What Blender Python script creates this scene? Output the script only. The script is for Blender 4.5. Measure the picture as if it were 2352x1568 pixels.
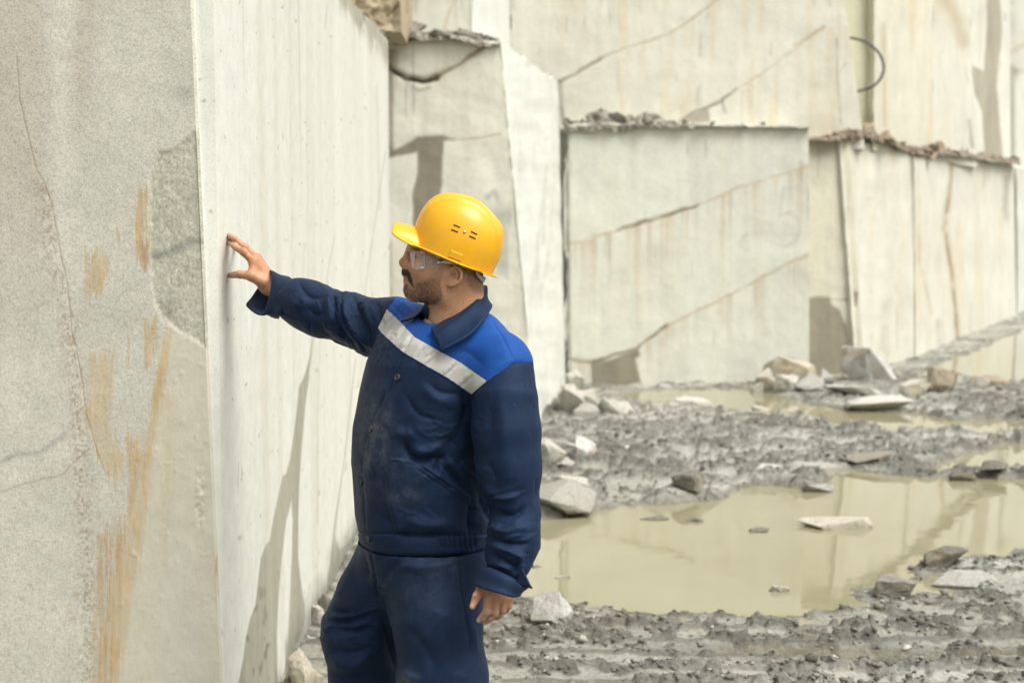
import bpy, bmesh, math, random
import numpy as np
from mathutils import Vector, Matrix, Euler

# ---------------------------------------------------------------- camera, sky, sun, exposure
scene = bpy.context.scene
for o in list(bpy.data.objects):
    bpy.data.objects.remove(o)
FPX = 3267.0                      # focal length in reference pixels (2352 wide frame)
TILT = math.radians(4.62)
CAMZ = 1.69
cam_d = bpy.data.cameras.new('camera')
cam = bpy.data.objects.new('camera', cam_d)
scene.collection.objects.link(cam)
cam.location = (0, 0, CAMZ)
cam.rotation_euler = (math.pi / 2 - TILT, 0, 0)
cam_d.sensor_width = 36.0
cam_d.lens = 50.0
cam_d.clip_start = 0.1
cam_d.clip_end = 500
cam_d.dof.use_dof = True
cam_d.dof.focus_distance = 3.86
cam_d.dof.aperture_fstop = 3.4
scene.camera = cam

SUN_EL, SUN_AZ = math.radians(58), math.radians(121)   # azimuth clockwise from +Y: sun to the right, a little behind the lens
world = bpy.data.worlds.new('World')
scene.world = world
world.use_nodes = True
wn, wl = world.node_tree.nodes, world.node_tree.links
wn.clear()
sky = wn.new('ShaderNodeTexSky'); sky.sky_type = 'NISHITA'; sky.sun_disc = False
sky.sun_elevation = SUN_EL; sky.sun_rotation = SUN_AZ
sky.air_density = 1.6; sky.dust_density = 6.0; sky.ozone_density = 0.6
hs = wn.new('ShaderNodeHueSaturation'); hs.inputs['Saturation'].default_value = 0.22   # thin even cloud cover
bgn = wn.new('ShaderNodeBackground'); bgn.inputs['Strength'].default_value = 0.11
wo = wn.new('ShaderNodeOutputWorld')
wl.new(sky.outputs[0], hs.inputs['Color']); wl.new(hs.outputs[0], bgn.inputs[0]); wl.new(bgn.outputs[0], wo.inputs[0])
sun_d = bpy.data.lights.new('sun', 'SUN'); sun_d.energy = 1.3; sun_d.angle = math.radians(38); sun_d.color = (1.0, 0.97, 0.91)
sun = bpy.data.objects.new('sun', sun_d); scene.collection.objects.link(sun)
sdir = Vector((math.sin(SUN_AZ) * math.cos(SUN_EL), math.cos(SUN_AZ) * math.cos(SUN_EL), math.sin(SUN_EL)))
sun.rotation_euler = sdir.to_track_quat('Z', 'Y').to_euler()
sun.location = (6, -2, 12)
vs = scene.view_settings
vs.view_transform = 'Standard'; vs.look = 'None'; vs.gamma = 1.0; vs.use_curve_mapping = False
vs.exposure = 0.90
scene.render.engine = 'CYCLES'
scene.cycles.use_denoising = True
scene.cycles.max_bounces = 8
scene.cycles.caustics_reflective = False; scene.cycles.caustics_refractive = False

# ---------------------------------------------------------------- helpers
CT, ST = math.cos(TILT), math.sin(TILT)
def ray(px, py):
    u = (np.asarray(px, float) - 1176) / FPX; v = (784 - np.asarray(py, float)) / FPX
    return u, CT + v * ST, v * CT - ST
def P(px, py, Y):                      # world point seen at reference pixel (px,py) at depth Y
    x, y, z = ray(px, py)
    return np.array([x * Y / y, Y, CAMZ + z * Y / y])
def PX(px, py, X):                     # the same on a plane of constant X
    x, y, z = ray(px, py); s = X / x
    return np.array([X, y * s, CAMZ + z * s])
def PG(px, py, Z=0.0):                 # the same on level ground
    x, y, z = ray(px, py); s = (Z - CAMZ) / z
    return np.array([x * s, y * s, Z])
def proj(v):                           # world -> reference pixel
    v = np.asarray(v, float)
    x, y, z = v[..., 0], v[..., 1], v[..., 2] - CAMZ
    d = y * CT - z * ST; up = z * CT + y * ST
    d = np.where(np.abs(d) < 1e-6, 1e-6, d)
    return 1176 + FPX * x / d, 784 - FPX * up / d

def _hash(ix, iy, iz, seed):
    n = (ix.astype(np.int64) * 374761393 + iy.astype(np.int64) * 668265263 + iz.astype(np.int64) * 2147483647 + seed * 1274126177) & 0xffffffff
    n = ((n ^ (n >> 13)) * 1274126177) & 0xffffffff
    n = ((n ^ (n >> 16)) * 2246822519) & 0xffffffff
    return ((n ^ (n >> 15)) & 0xffff).astype(np.float32) / 65535.0
def vnoise(p, seed=0):
    p = np.asarray(p, np.float32); i = np.floor(p).astype(np.int64); f = p - i
    f = f * f * f * (f * (f * 6 - 15) + 10)
    r = 0
    for dx in (0, 1):
        wx = f[..., 0] if dx else 1 - f[..., 0]
        for dy in (0, 1):
            wy = f[..., 1] if dy else 1 - f[..., 1]
            for dz in (0, 1):
                wz = f[..., 2] if dz else 1 - f[..., 2]
                r = r + wx * wy * wz * _hash(i[..., 0] + dx, i[..., 1] + dy, i[..., 2] + dz, seed)
    return r * 2 - 1
def fbm(p, octv=4, seed=0, gain=.5):
    p = np.asarray(p, np.float32); a = 1.0; r = 0; t = 0
    for k in range(octv):
        r = r + a * vnoise(p, seed + k * 17); t += a; a *= gain; p = p * 2.03 + 7.7
    return r / t
def sstep(a, b, x):
    t = np.clip((x - a) / (b - a), 0, 1); return t * t * (3 - 2 * t)
def seg_dist(px, py, pts):             # distance to a polyline and the parameter 0..1 along it
    best = np.full(np.shape(px), 1e9); tt = np.zeros(np.shape(px)); n = len(pts) - 1
    for k in range(n):
        ax, ay = pts[k]; bx, by = pts[k + 1]
        dx, dy = bx - ax, by - ay; L = dx * dx + dy * dy + 1e-9
        t = np.clip(((px - ax) * dx + (py - ay) * dy) / L, 0, 1)
        d = np.hypot(px - ax - t * dx, py - ay - t * dy)
        m = d < best; best = np.where(m, d, best); tt = np.where(m, (k + t) / n, tt)
    return best, tt
def poly_sd(px, py, pts):              # signed distance to a polygon, negative inside
    d, _ = seg_dist(px, py, list(pts) + [pts[0]])
    ins = np.zeros(np.shape(px), bool); n = len(pts); j = n - 1
    for i in range(n):
        xi, yi = pts[i]; xj, yj = pts[j]
        c = ((yi > py) != (yj > py)) & (px < (xj - xi) * (py - yi) / ((yj - yi) if yj != yi else 1e-9) + xi)
        ins ^= c; j = i
    return np.where(ins, -d, d)

def lerp(c, target, w):
    return c + (np.asarray(target, np.float32) - c) * w[..., None]
def link(o, parent=None):
    scene.collection.objects.link(o)
    if parent is not None: o.parent = parent
    return o
def mesh_obj(name, V, F, mat, parent=None, smooth=True, attrs=None, col=None):
    me = bpy.data.meshes.new(name)
    V = np.asarray(V, np.float32)
    if isinstance(F, np.ndarray):
        n, k = F.shape
        me.vertices.add(len(V)); me.vertices.foreach_set('co', V.ravel())
        me.loops.add(n * k); me.loops.foreach_set('vertex_index', F.astype(np.int32).ravel())
        me.polygons.add(n); me.polygons.foreach_set('loop_start', np.arange(0, n * k, k, dtype=np.int32))
        me.update(calc_edges=True); me.validate()
    else:
        me.from_pydata([tuple(map(float, v)) for v in V], [], F); me.update()
    if smooth: me.polygons.foreach_set('use_smooth', np.ones(len(me.polygons), bool))
    if col is not None:
        a = me.color_attributes.new('col', 'FLOAT_COLOR', 'POINT')
        c = np.ones((len(V), 4), np.float32); c[:, :3] = col; a.data.foreach_set('color', c.ravel())
    for k, v in (attrs or {}).items():
        a = me.attributes.new(k, 'FLOAT', 'POINT'); a.data.foreach_set('value', np.asarray(v, np.float32).ravel())
    me.materials.append(mat)
    return link(bpy.data.objects.new(name, me), parent)
def tag(o, label=None, cat=None, group=None, kind=None):
    if label: o['label'] = label
    if cat: o['category'] = cat
    if group: o['group'] = group
    if kind: o['kind'] = kind
    return o
def empty(name, loc=(0, 0, 0)):
    o = bpy.data.objects.new(name, None); o.location = loc; o.empty_display_size = .1
    return link(o)
def adopt(o, parent):                  # parent keeping the world place
    o.parent = parent; o.matrix_parent_inverse = Matrix.Translation(parent.location).inverted()
    return o

class NT:
    def __init__(s, name):
        s.m = bpy.data.materials.new(name); s.m.use_nodes = True
        s.n = s.m.node_tree.nodes; s.l = s.m.node_tree.links; s.n.clear()
        s.out = s.n.new('ShaderNodeOutputMaterial'); s.b = s.n.new('ShaderNodeBsdfPrincipled')
        s.l.new(s.b.outputs[0], s.out.inputs[0])
    def node(s, t, **k):
        nd = s.n.new(t)
        for a, v in k.items():
            if a in nd.inputs: nd.inputs[a].default_value = v
            else: setattr(nd, a, v)
        return nd
    def set(s, **k):
        for a, v in k.items():
            s.b.inputs[a.replace('_', ' ')].default_value = v
        return s
    def noise(s, scale, detail=4, rough=.6, vec=None):
        nd = s.node('ShaderNodeTexNoise'); nd.inputs['Scale'].default_value = scale
        nd.inputs['Detail'].default_value = detail; nd.inputs['Roughness'].default_value = rough
        s.l.new(vec if vec is not None else s.coord(), nd.inputs['Vector']); return nd.outputs[0]
    def coord(s):
        if not hasattr(s, '_c'): s._c = s.node('ShaderNodeTexCoord').outputs['Object']
        return s._c
    def ramp(s, fac, stops):
        r = s.node('ShaderNodeValToRGB'); e = r.color_ramp.elements
        while len(e) < len(stops): e.new(.5)
        for x, (p, c) in zip(e, stops):
            x.position = p; x.color = (c, c, c, 1) if isinstance(c, (int, float)) else (*c, 1)
        s.l.new(fac, r.inputs[0]); return r.outputs[0]
    def mix(s, fac, a, b, mode='MIX'):
        m = s.node('ShaderNodeMix', data_type='RGBA', blend_type=mode)
        for sock, v in ((m.inputs[0], fac), (m.inputs[6], a), (m.inputs[7], b)):
            if isinstance(v, (int, float)): sock.default_value = v
            elif isinstance(v, tuple): sock.default_value = (*v, 1)
            else: s.l.new(v, sock)
        return m.outputs[2]
    def math(s, op, a, b=0.0):
        m = s.node('ShaderNodeMath', operation=op)
        for k, v in enumerate((a, b)):
            if isinstance(v, (int, float)): m.inputs[k].default_value = v
            else: s.l.new(v, m.inputs[k])
        return m.outputs[0]
    def attr(s, name, fac=False):
        a = s.node('ShaderNodeAttribute', attribute_name=name); return a.outputs['Fac' if fac else 'Color']
    def bump(s, h, strength, dist):
        b = s.node('ShaderNodeBump'); b.inputs['Strength'].default_value = strength; b.inputs['Distance'].default_value = dist
        s.l.new(h, b.inputs['Height']); s.l.new(b.outputs[0], s.b.inputs['Normal'])
    def color(s, c): s.l.new(c, s.b.inputs['Base Color'])
# ---------------------------------------------------------------- stone materials
def stone_material(name, grain=1.0, gscale=260, bump=.25, rough=.75, big=14):
    t = NT(name)
    col = t.attr('col'); sp = t.attr('speck', True)
    g1 = t.ramp(t.noise(gscale, 3, .7), [(.31, .42), (.46, .96), (.60, 1.05), (.75, 1.15)])
    g2 = t.ramp(t.noise(gscale * .37, 4, .65), [(.30, .72), (.5, 1.0), (.72, 1.14)])
    g = t.mix(1.0, g1, g2, 'MULTIPLY')
    gs = t.mix(t.math('MULTIPLY', sp, grain), (1, 1, 1), g)
    b = t.ramp(t.noise(big, 5, .6), [(.3, .93), (.7, 1.06)])
    c = t.mix(1.0, col, gs, 'MULTIPLY'); c = t.mix(1.0, c, b, 'MULTIPLY')
    t.color(c); t.set(Roughness=rough, Specular_IOR_Level=.3)
    t.bump(t.noise(gscale * .5, 5, .7), bump, .004)
    return t.m
M_FRONT = stone_material('speckled_granite', 1.0, 380, .12, .8)
M_FAR = stone_material('quarry_granite', .4, 60, .15, .8, 3)

LIN = lambda r, g, b: np.array([((v / 255 + .055) / 1.055) ** 2.4 if v > 10 else v / 3294 for v in (r, g, b)], np.float32)

def block(name, ring, zb, zt, nv, mat, paint, label, cat='stone block', group=None, seed=0, edge_noise=.045, chip=.07):
    """A quarried block: a closed ring of upright columns. ring = [(xb,yb,xt,yt,ts)], ts = steps to the next corner."""
    B, T, fine, ew, tg = [], [], [], [], []
    n = len(ring)
    for i, (xb, yb, xt, yt, ts) in enumerate(ring):
        x2b, y2b, x2t, y2t = ring[(i + 1) % n][:4]
        tt = np.linspace(0, 1, ts, endpoint=False) if isinstance(ts, int) else np.asarray(ts)
        for q in tt:
            B.append((xb + (x2b - xb) * q, yb + (y2b - yb) * q)); T.append((xt + (x2t - xt) * q, yt + (y2t - yt) * q))
            fine.append(len(tt) > 12); el = math.hypot(x2b - xb, y2b - yb) + 1e-6
            ew.append((math.exp(-q * el / .05) - math.exp(-(1 - q) * el / .05)) if len(tt) > 12 else 0.0); tg.append(((x2b - xb) / el, (y2b - yb) / el))
    B, T = np.array(B), np.array(T); fine = np.array(fine); nu = len(B)
    s = np.linspace(0, 1, nv + 1)
    ztc = np.array([zt(x, y) if callable(zt) else zt for x, y in T])
    ns = np.concatenate([T * 9 + seed, np.full((nu, 1), seed * 3.1)], 1)
    ztc = ztc + edge_noise * fbm(ns, 3, seed)
    Z = zb + (ztc[:, None] - zb) * s[None]
    XY = B[:, None] + (T - B)[:, None] * s[None, :, None]
    ew = np.array(ew); tg = np.array(tg)
    cz = np.clip(fbm(np.stack([Z * 3.1, Z * 0 + seed * 7.7, np.sign(ew)[:, None] * 3 + Z * 0], -1), 4, seed + 50, .6), -1, .15)   # chipped arrises
    XY = XY - tg[:, None] * (ew[:, None] * cz * chip)[..., None]
    V = np.concatenate([XY, Z[..., None]], 2)
    du = np.roll(V, -1, 0) - np.roll(V, 1, 0); dv = np.gradient(V, axis=1)
    N = np.cross(du, dv); N /= np.linalg.norm(N, axis=2, keepdims=True) + 1e-9
    px, py = proj(V)
    col, disp, speck = paint(px, py, V); col = col * TINT
    disp = np.where(fine[:, None], disp, 0)
    V = V + N * disp[..., None]
    idx = np.arange(nu * (nv + 1)).reshape(nu, nv + 1)
    a, b = idx, np.roll(idx, -1, 0)
    Q = np.stack([a[:, :-1], b[:, :-1], b[:, 1:], a[:, 1:]], -1).reshape(-1, 4)
    base = np.array([V[..., 0].mean(), V[..., 1].mean(), zb])
    me_F = Q.tolist() + [idx[:, -1].tolist(), idx[::-1, 0].tolist()]
    o = mesh_obj(name, (V.reshape(-1, 3) - base), me_F, mat, smooth=True, col=col.reshape(-1, 3), attrs={'speck': speck})
    o.location = base
    o.data.set_sharp_from_angle(angle=math.radians(42))
    return tag(o, label, cat, group)

def streaks(V, fx, fz, seed, axis=0, oc=3):      # vertical wash marks
    p = np.stack([V[..., axis] * fx, np.full(V.shape[:-1], seed * 1.7), V[..., 2] * fz], -1)
    return fbm(p, oc, seed)


TINT = np.array([.978, 1.0, .955])
GREY = np.array([.595, .565, .50]); CREAM = np.array([.62, .60, .53]); WHITE = np.array([.70, .69, .645])
DAMP = np.array([.30, .275, .225]); RUST = np.array([.50, .33, .17]); TAN = np.array([.60, .50, .36]); DARK = np.array([.10, .09, .075])

# ---------------------------------------------------------------- foreground block
def paint_fore(px, py, V):
    front = (V[..., 1] < 4.1285) & (V[..., 0] < -.5)
    w = np.stack([px * .02, py * .02, px * 0], -1)
    nz = fbm(w, 4, 3); nf = fbm(w * np.array([6, .5, 1]), 3, 5); nb = fbm(w * .35, 3, 9)
    # --- front (hewn) face
    c = GREY * (1 + .09 * nb[..., None] + .05 * nz[..., None])
    sp = np.full(px.shape, .82)
    warm = np.array([.50, .445, .36])
    c = lerp(c, warm, .5 * sstep(125, 70, px + 18 * nz) * sstep(900, 300, py))
    d, _ = seg_dist(px, py, [(205, -20), (190, 120), (185, 300), (185, 420)])
    c = lerp(c, warm, .5 * np.exp(-(d / (26 + 16 * nz)) ** 2) * sstep(420, 150, py))
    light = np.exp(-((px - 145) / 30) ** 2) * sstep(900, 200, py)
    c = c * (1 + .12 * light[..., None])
    crack = [(38, 130), (45, 230), (62, 300), (80, 380), (110, 440), (125, 500), (140, 590), (155, 660), (165, 760), (185, 850), (195, 940), (215, 1010), (240, 1090)]
    dc, tc = seg_dist(px + 3 * nf, py, crack)
    band, tb = seg_dist(px, py, [(95, 430), (120, 600), (160, 760), (180, 950), (190, 1200), (205, 1400), (205, 1568)])
    c = lerp(c, [.36, .27, .19], .8 * np.exp(-(band / 24) ** 2) * sstep(-.2, .6, fbm(w * 9, 3, 21)) )
    gv = np.exp(-(np.hypot((px - 15) / 1.0, (py - 1045 + (px) * .35)) / 14) ** 2)
    vein, _ = seg_dist(px, py + 6 * nz, [(0, 1060), (40, 1045), (90, 1040), (145, 1000)])
    c = lerp(c, [.25, .25, .24], .45 * np.exp(-(vein / 7) ** 2))
    vein, _ = seg_dist(px, py + 4 * nz, [(0, 1130), (80, 1105), (140, 1090), (205, 1030)])
    c = lerp(c, [.36, .27, .18], .55 * np.exp(-(vein / 2.2) ** 2))
    c = lerp(c, [.30, .29, .27], .4 * np.exp(-(np.hypot(px - 425, py - 215) / 22) ** 2))
    # calcite coat on the lower right
    coat = sstep(14, -10, poly_sd(px + 10 * nf + 6 * nz, py, [(385, 745), (440, 780), (495, 815), (540, 820), (545, 1600), (215, 1600), (235, 1420), (275, 1290), (300, 1160), (330, 1050), (352, 950), (366, 860)]))
    c = lerp(c, np.array([.61, .565, .465]), .85 * coat)
    sp = sp * (1 - .72 * coat)
    band2 = sstep(12, -8, poly_sd(px + 8 * nf, py, [(375, 1320), (430, 1240), (470, 1568), (360, 1568)]))
    c = lerp(c, GREY * 1.02, .6 * band2)
    # rust runs
    fw = np.stack([px * .22, py * .011, px * 0], -1); f2 = fbm(fw, 3, 6, .7); fib = .5 + .35 * nf + .55 * f2
    def rust(poly, colr, amt, soft=9, fibre=.6):
        soft = soft * 1.25
        nonlocal c, sp
        m = sstep(soft, -soft, poly_sd(px + 7 * nf + 3 * nz, py + 45 * f2 + 14 * nz, poly)) * (1 - fibre + fibre * sstep(.30, .62, fib)) * (.9 + .5 * nz)
        m = np.clip(m, 0, 1); c = lerp(c, np.asarray(colr) * (.92 + .35 * f2)[..., None] + np.array([.03, .018, .0]), 1.0 * amt * m); sp = sp * (1 - .5 * m * amt)
    rust([(190, 580), (252, 590), (250, 640), (242, 680), (195, 684), (192, 630)], [.52, .38, .21], .85, 5, .45)
    rust([(318, 440), (345, 430), (346, 605), (330, 612), (306, 590), (305, 500)], [.52, .36, .19], .8, 6, .75)
    rust([(322, 560), (342, 540), (342, 604), (320, 604)], [.34, .19, .075], .8, 8, .35)
    rust([(268, 535), (276, 530), (276, 560), (268, 560)], [.52, .37, .22], .8, 3, .4)
    rust([(322, 745), (362, 735), (362, 820), (345, 858), (330, 845)], [.52, .37, .21], .75, 5, .85)
    rust([(292, 760), (298, 760), (298, 850), (292, 850)], [.5, .35, .2], .7, 3, .5)
    rust([(205, 830), (240, 805), (262, 800), (258, 880), (250, 975), (262, 1000), (285, 1060), (270, 1120), (225, 1060), (198, 960)], [.55, .42, .25], .82, 6, .35)
    rust([(385, 750), (395, 760), (382, 860), (372, 930), (352, 1020), (345, 1120), (330, 1230), (300, 1380), (275, 1568), (215, 1568), (232, 1440), (262, 1290), (290, 1180), (310, 1090), (325, 1000), (352, 930), (368, 850)], [.52, .36, .19], .82, 7, .5)
    rust([(225, 1220), (275, 1200), (285, 1290), (262, 1420), (262, 1568), (212, 1568), (220, 1400)], [.44, .29, .15], .8, 12, .7)
    rust([(295, 1010), (305, 1000), (322, 1060), (300, 1180), (290, 1180)], [.5, .34, .18], .7, 4, .5)
    rust([(490, 1280), (502, 1280), (505, 1360), (494, 1350)], [.46, .28, .13], .8, 4, .8)
    rust([(380, 900), (400, 900), (405, 1000), (390, 1200), (380, 1300), (372, 1200)], [.56, .44, .29], .5, 10, .6)
    dots = sstep(.42, .62, fbm(w * 4.4, 2, 77)) * sstep(1250, 1400, py) * (px < 200)
    c = lerp(c, [.45, .32, .18], .4 * dots)
    # broken dark hollow at the arris
    pd = poly_sd(px + 5 * nz, py + 5 * nz, [(350, 400), (365, 352), (400, 343), (430, 318), (478, 278), (486, 330), (520, 560), (520, 812), (492, 805), (440, 776), (380, 738), (358, 700), (352, 650), (342, 585), (344, 470)])
    hol = sstep(7, -6, pd + 4 * fbm(w * 6, 3, 45))
    mott = fbm(w * 3.5, 4, 41); mo2 = fbm(w * 9, 3, 43)
    hc = np.array([.50, .475, .395]) * (1 + .16 * mott[..., None] + .26 * mo2[..., None] + .12 * f2[..., None])
    dv_, _ = seg_dist(px + 8 * nz, py + 8 * nz, [(350, 585), (390, 578), (430, 555), (470, 546), (492, 545)])
    hc = lerp(hc, [.16, .16, .155], .5 * np.exp(-(dv_ / 9) ** 2))
    dv_, _ = seg_dist(px, py + 10 * nz, [(365, 680), (420, 700), (490, 745)])
    hc = lerp(hc, [.50, .48, .42], .55 * np.exp(-(dv_ / 13) ** 2))
    hc = lerp(hc, [.14, .14, .135], .5 * np.exp(-(np.hypot(px - 385, py - 715) / 18) ** 2))
    c = c * (1 - hol[..., None]) + hc * hol[..., None]
    crk = np.exp(-(dc / 1.6) ** 2) * (.6 + .4 * nf)
    c = lerp(c, [.30, .19, .11], .75 * crk)
    disp = .0005 * nz + .0004 * fbm(w * 5, 3, 8) - hol * (.0035 + .001 * mott + .001 * mo2) - .0018 * crk
    rl = coat * .0005 * np.clip(fbm(w * np.array([3, 1.2, 1]), 3, 61), -.2, 1) + .0035 * coat * np.clip(fbm(w * 3.1, 2, 63) - .50, 0, 1)
    pitt = np.exp(-((px - 458) / 9) ** 2) * sstep(1060, 1110, py) * sstep(1240, 1180, py)
    rl = rl + .006 * pitt * fbm(w * 3.3, 2, 64)
    disp = disp + rl
    # chipped arris
    ar = np.exp(-((V[..., 0] + .86) / .016) ** 2)
    disp = disp - .006 * ar * np.clip(fbm(w * 1.4, 4, 33), 0, 1) * sstep(800, 1200, py)
    # --- sawn side face
    s1 = streaks(V, 9, .25, 11, 1); s2 = streaks(V, 40, .5, 12, 1, 2); s3 = streaks(V, 3, .3, 13, 1, 2)
    k = np.array([.64, .628, .58]) * (1 + .06 * s3 + .03 * s1 + .012 * s2)[..., None]
    k = lerp(k, [.50, .46, .38], .35 * sstep(.15, .55, streaks(V, 6, .12, 15, 1)))
    k = lerp(k, [.40, .37, .31], .4 * sstep(.40, .65, streaks(V, 22, .4, 16, 1, 2)) * sstep(.05, .4, streaks(V, 2.0, .9, 17, 1, 2)))
    pale = np.exp(-((px - 545) / 30) ** 2) * sstep(1100, 700, py)
    k = lerp(k, [.66, .665, .65], .55 * pale * (.6 + .8 * s2))
    for xx in ([(566, 640), (570, 700), (574, 790)], [(580, 650), (590, 720)], [(548, 560), (552, 640)]):
        dd, _ = seg_dist(px, py, xx); k = lerp(k, [.76, .76, .74], .5 * np.exp(-(dd / 2.5) ** 2))
    pl = [(717, 774), (712, 814), (701, 857), (686, 893), (682, 937), (674, 1000), (665, 1057), (657, 1087), (649, 1092), (642, 1125), (639, 1138), (627, 1194), (619, 1242), (610, 1251), (599, 1281), (593, 1328), (587, 1388), (574, 1420), (565, 1459), (559, 1512), (547, 1568), (540, 1640),
          (638, 1640), (637, 1568), (636, 1459), (639, 1388), (648, 1272), (657, 1198), (669, 1150), (672, 1192), (670, 1281), (666, 1370), (663, 1444), (659, 1503), (651, 1548), (645, 1600), (672, 1560), (676, 1512), (699, 1429), (699, 1385), (690, 1328), (685, 1280), (685, 1192), (688, 1102), (695, 1005), (701, 937), (709, 874), (712, 841), (716, 814), (720, 774)]
    dm = sstep(2.6, -2.6, poly_sd(px, py, pl))
    pr = [(770, 1227), (773, 1242), (780, 1262), (797, 1248), (817, 1215), (840, 1190), (860, 1190), (860, 1500), (745, 1400), (755, 1358), (758, 1310), (762, 1269)]
    dm = np.maximum(dm, .85 * sstep(2.5, -2.5, poly_sd(px, py, pr)))
    dcol = np.array([.345, .325, .265]) * (1 + .10 * s2 + .12 * s1)[..., None]
    dcol = lerp(dcol, [.16, .15, .12], .7 * sstep(.35, .5, fbm(w * np.array([5, 1.4, 1]), 2, 51)) * sstep(1250, 1450, py))
    k = k * (1 - dm[..., None]) + dcol * dm[..., None]
    dl, _ = seg_dist(px, py, [(817, 822), (805, 928), (794, 1032), (783, 1108), (770, 1200), (758, 1310), (750, 1370)])
    k = lerp(k, [.30, .28, .23], .8 * np.exp(-(dl / (1.2 + 2.2 * sstep(1050, 1300, py))) ** 2))
    for ln, a, wd in (([(885, 350), (868, 470), (845, 620), (835, 700)], .5, 1.6), ([(865, 200), (868, 300), (872, 480)], .3, 3), ([(770, 540), (757, 600), (748, 660)], .45, 1.4), ([(752, 10), (747, 70)], .4, 1.2),
                      ([(735, 774), (730, 950), (729, 1200)], .3, 2.2), ([(548, 1060), (546, 1120)], .5, 1), ([(700, 560), (690, 700)], .18, 4)):
        dl, _ = seg_dist(px, py, ln); k = lerp(k, [.33, .30, .24], a * np.exp(-(dl / wd) ** 2))
    pits = sstep(.72, .76, fbm(w * np.array([9, 3, 1]), 2, 91)); k = lerp(k, [.25, .23, .19], .6 * pits)
    topd = sstep(.16, 0, (2.86 - V[..., 2]) + .06 * fbm(V * 6, 3, 93) + .07 * s2)
    k = lerp(k, [.30, .27, .21], .75 * topd)
    foot = sstep(.22, .02, V[..., 2] + .08 * fbm(V * 9, 3, 95)); k = lerp(k, [.20, .19, .16], .8 * foot * (V[..., 1] > 5.2))  # crevice shade along the wall foot, put into the colour
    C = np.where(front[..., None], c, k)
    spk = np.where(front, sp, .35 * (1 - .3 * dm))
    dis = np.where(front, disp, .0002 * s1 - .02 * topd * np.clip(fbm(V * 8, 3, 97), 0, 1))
    return C, dis, spk

def fore_edge_x(py):
    return np.interp(py, [0, 280, 560, 805, 1568], [455, 470, 489, 495, 511])
ys = 4.12
e_t = PX(0, 0, -1)  # (unused depth probe keeps the helper honest)
def ex(py): return P(float(fore_edge_x(py)), py, ys)[0]
zt0, zb0 = 2.86, -.12
xb_, xt_ = ex(1568) + .012, ex(0) - .03
geo = (1 / np.linspace(1 / 4.30, 1 / 9.8, 190, endpoint=False) - 4.30) / (9.8 - 4.30)
def fore_top(x, y):
    return np.interp(y, [4, 6.5, 7.9, 9.0, 9.8], [2.86, 2.80, 2.88, 2.94, 2.95])
fore = block('stone_block', [(-3.9, 4.12, -3.9, 4.12, 6), (-1.62, 4.12, -1.62, 4.12, 300), (xb_ - .006, 4.12, xt_ - .006, 4.12, 3), (xb_, 4.127, xt_, 4.127, 3),
                             (xb_ + .004, 4.135, xt_ + .006, 4.135, 4), (-.8575, 4.15, -.8575, 4.15, 4), (-.8535, 4.175, -.8535, 4.175, 4), (-.8505, 4.22, -.8505, 4.22, 6), (-.848, 4.30, -.848, 4.30, list(geo)), (-.842, 9.8, -.842, 9.8, 4), (-3.9, 9.8, -3.9, 9.8, 4)],
             zb0, fore_top, 640, M_FRONT, paint_fore, 'tall granite block nearest on the left with rust streaks and a dark broken hollow', edge_noise=.03, chip=0.0)

# ---------------------------------------------------------------- blocks further back
def far_paint(base=CREAM, cracks=(), stains=(), rustruns=(), seed=1, axis=0, streak=.06, edges=(), mottle=.05, brown=.35, stroke=None):
    def f(px, py, V):
        w = np.stack([px * .02, py * .02, px * 0 + seed], -1)
        n = fbm(w, 4, seed); nf = fbm(w * np.array([3.5, .35, 1]), 3, seed + 2); nl = fbm(w * .3, 3, seed + 5)
        c = np.asarray(base) * (1 + streak * nf + mottle * n + .06 * nl)[..., None]
        c = lerp(c, [.56, .45, .31], brown * sstep(.12, .6, fbm(w * np.array([2.2, .16, 1]), 3, seed + 8)))
        c = lerp(c, [.36, .34, .29], .5 * sstep(.42, .62, fbm(w * np.array([5, .25, 1]), 2, seed + 9)) * sstep(.1, .4, fbm(w * .9, 2, seed + 12)))
        disp = .006 * n + .0005 * nf
        for pts, wd, colr, a, drop in rustruns:       # brown runs below a seam
            xs = [q[0] for q in pts]; yy = np.interp(px, xs, [q[1] for q in pts])
            below = py - yy + 5 * n
            nr = fbm(np.stack([px * .09, px * 0 + seed, py * .0015], -1), 3, seed + 3, .7); m = ((px > xs[0]) & (px < xs[-1])) * sstep(-2, 4, below) * np.exp(-np.clip(below, 0, None) / (drop * np.clip(.5 + 2.2 * nr, .12, 2))) * sstep(-.25, .55, nr)
            c = lerp(c, colr, a * m)
        for pts, wd, colr, a, dep in cracks:
            d, t = seg_dist(px + 2.5 * n, py + 3.5 * fbm(w * 2.2, 3, seed + 4), pts)
            m = np.exp(-(d / (wd * (1.15 if seed < 80 else 1.7) * (1 + .6 * n))) ** 2)
            c = lerp(c, colr, a * m * np.clip(1.15 + 1.1 * fbm(w * 1.7, 2, seed + 14), .35, 1.15)); disp = disp - dep * .2 * m
        for pts, colr, a, soft in stains:
            m = sstep(soft, -soft, poly_sd(px + 4 * n + 3 * nf, py + 4 * n, pts))
            c = lerp(c, np.asarray(colr) * (1 + .12 * nf + .14 * n)[..., None], a * m); disp = disp - .004 * m
        if stroke:
            for pts in stroke:
                d, _ = seg_dist(px, py, pts); c = lerp(c, [.36, .38, .38], .34 * sstep(6.5, 2.5, d))
        return c, disp, np.full(px.shape, .5)
    return f
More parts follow.
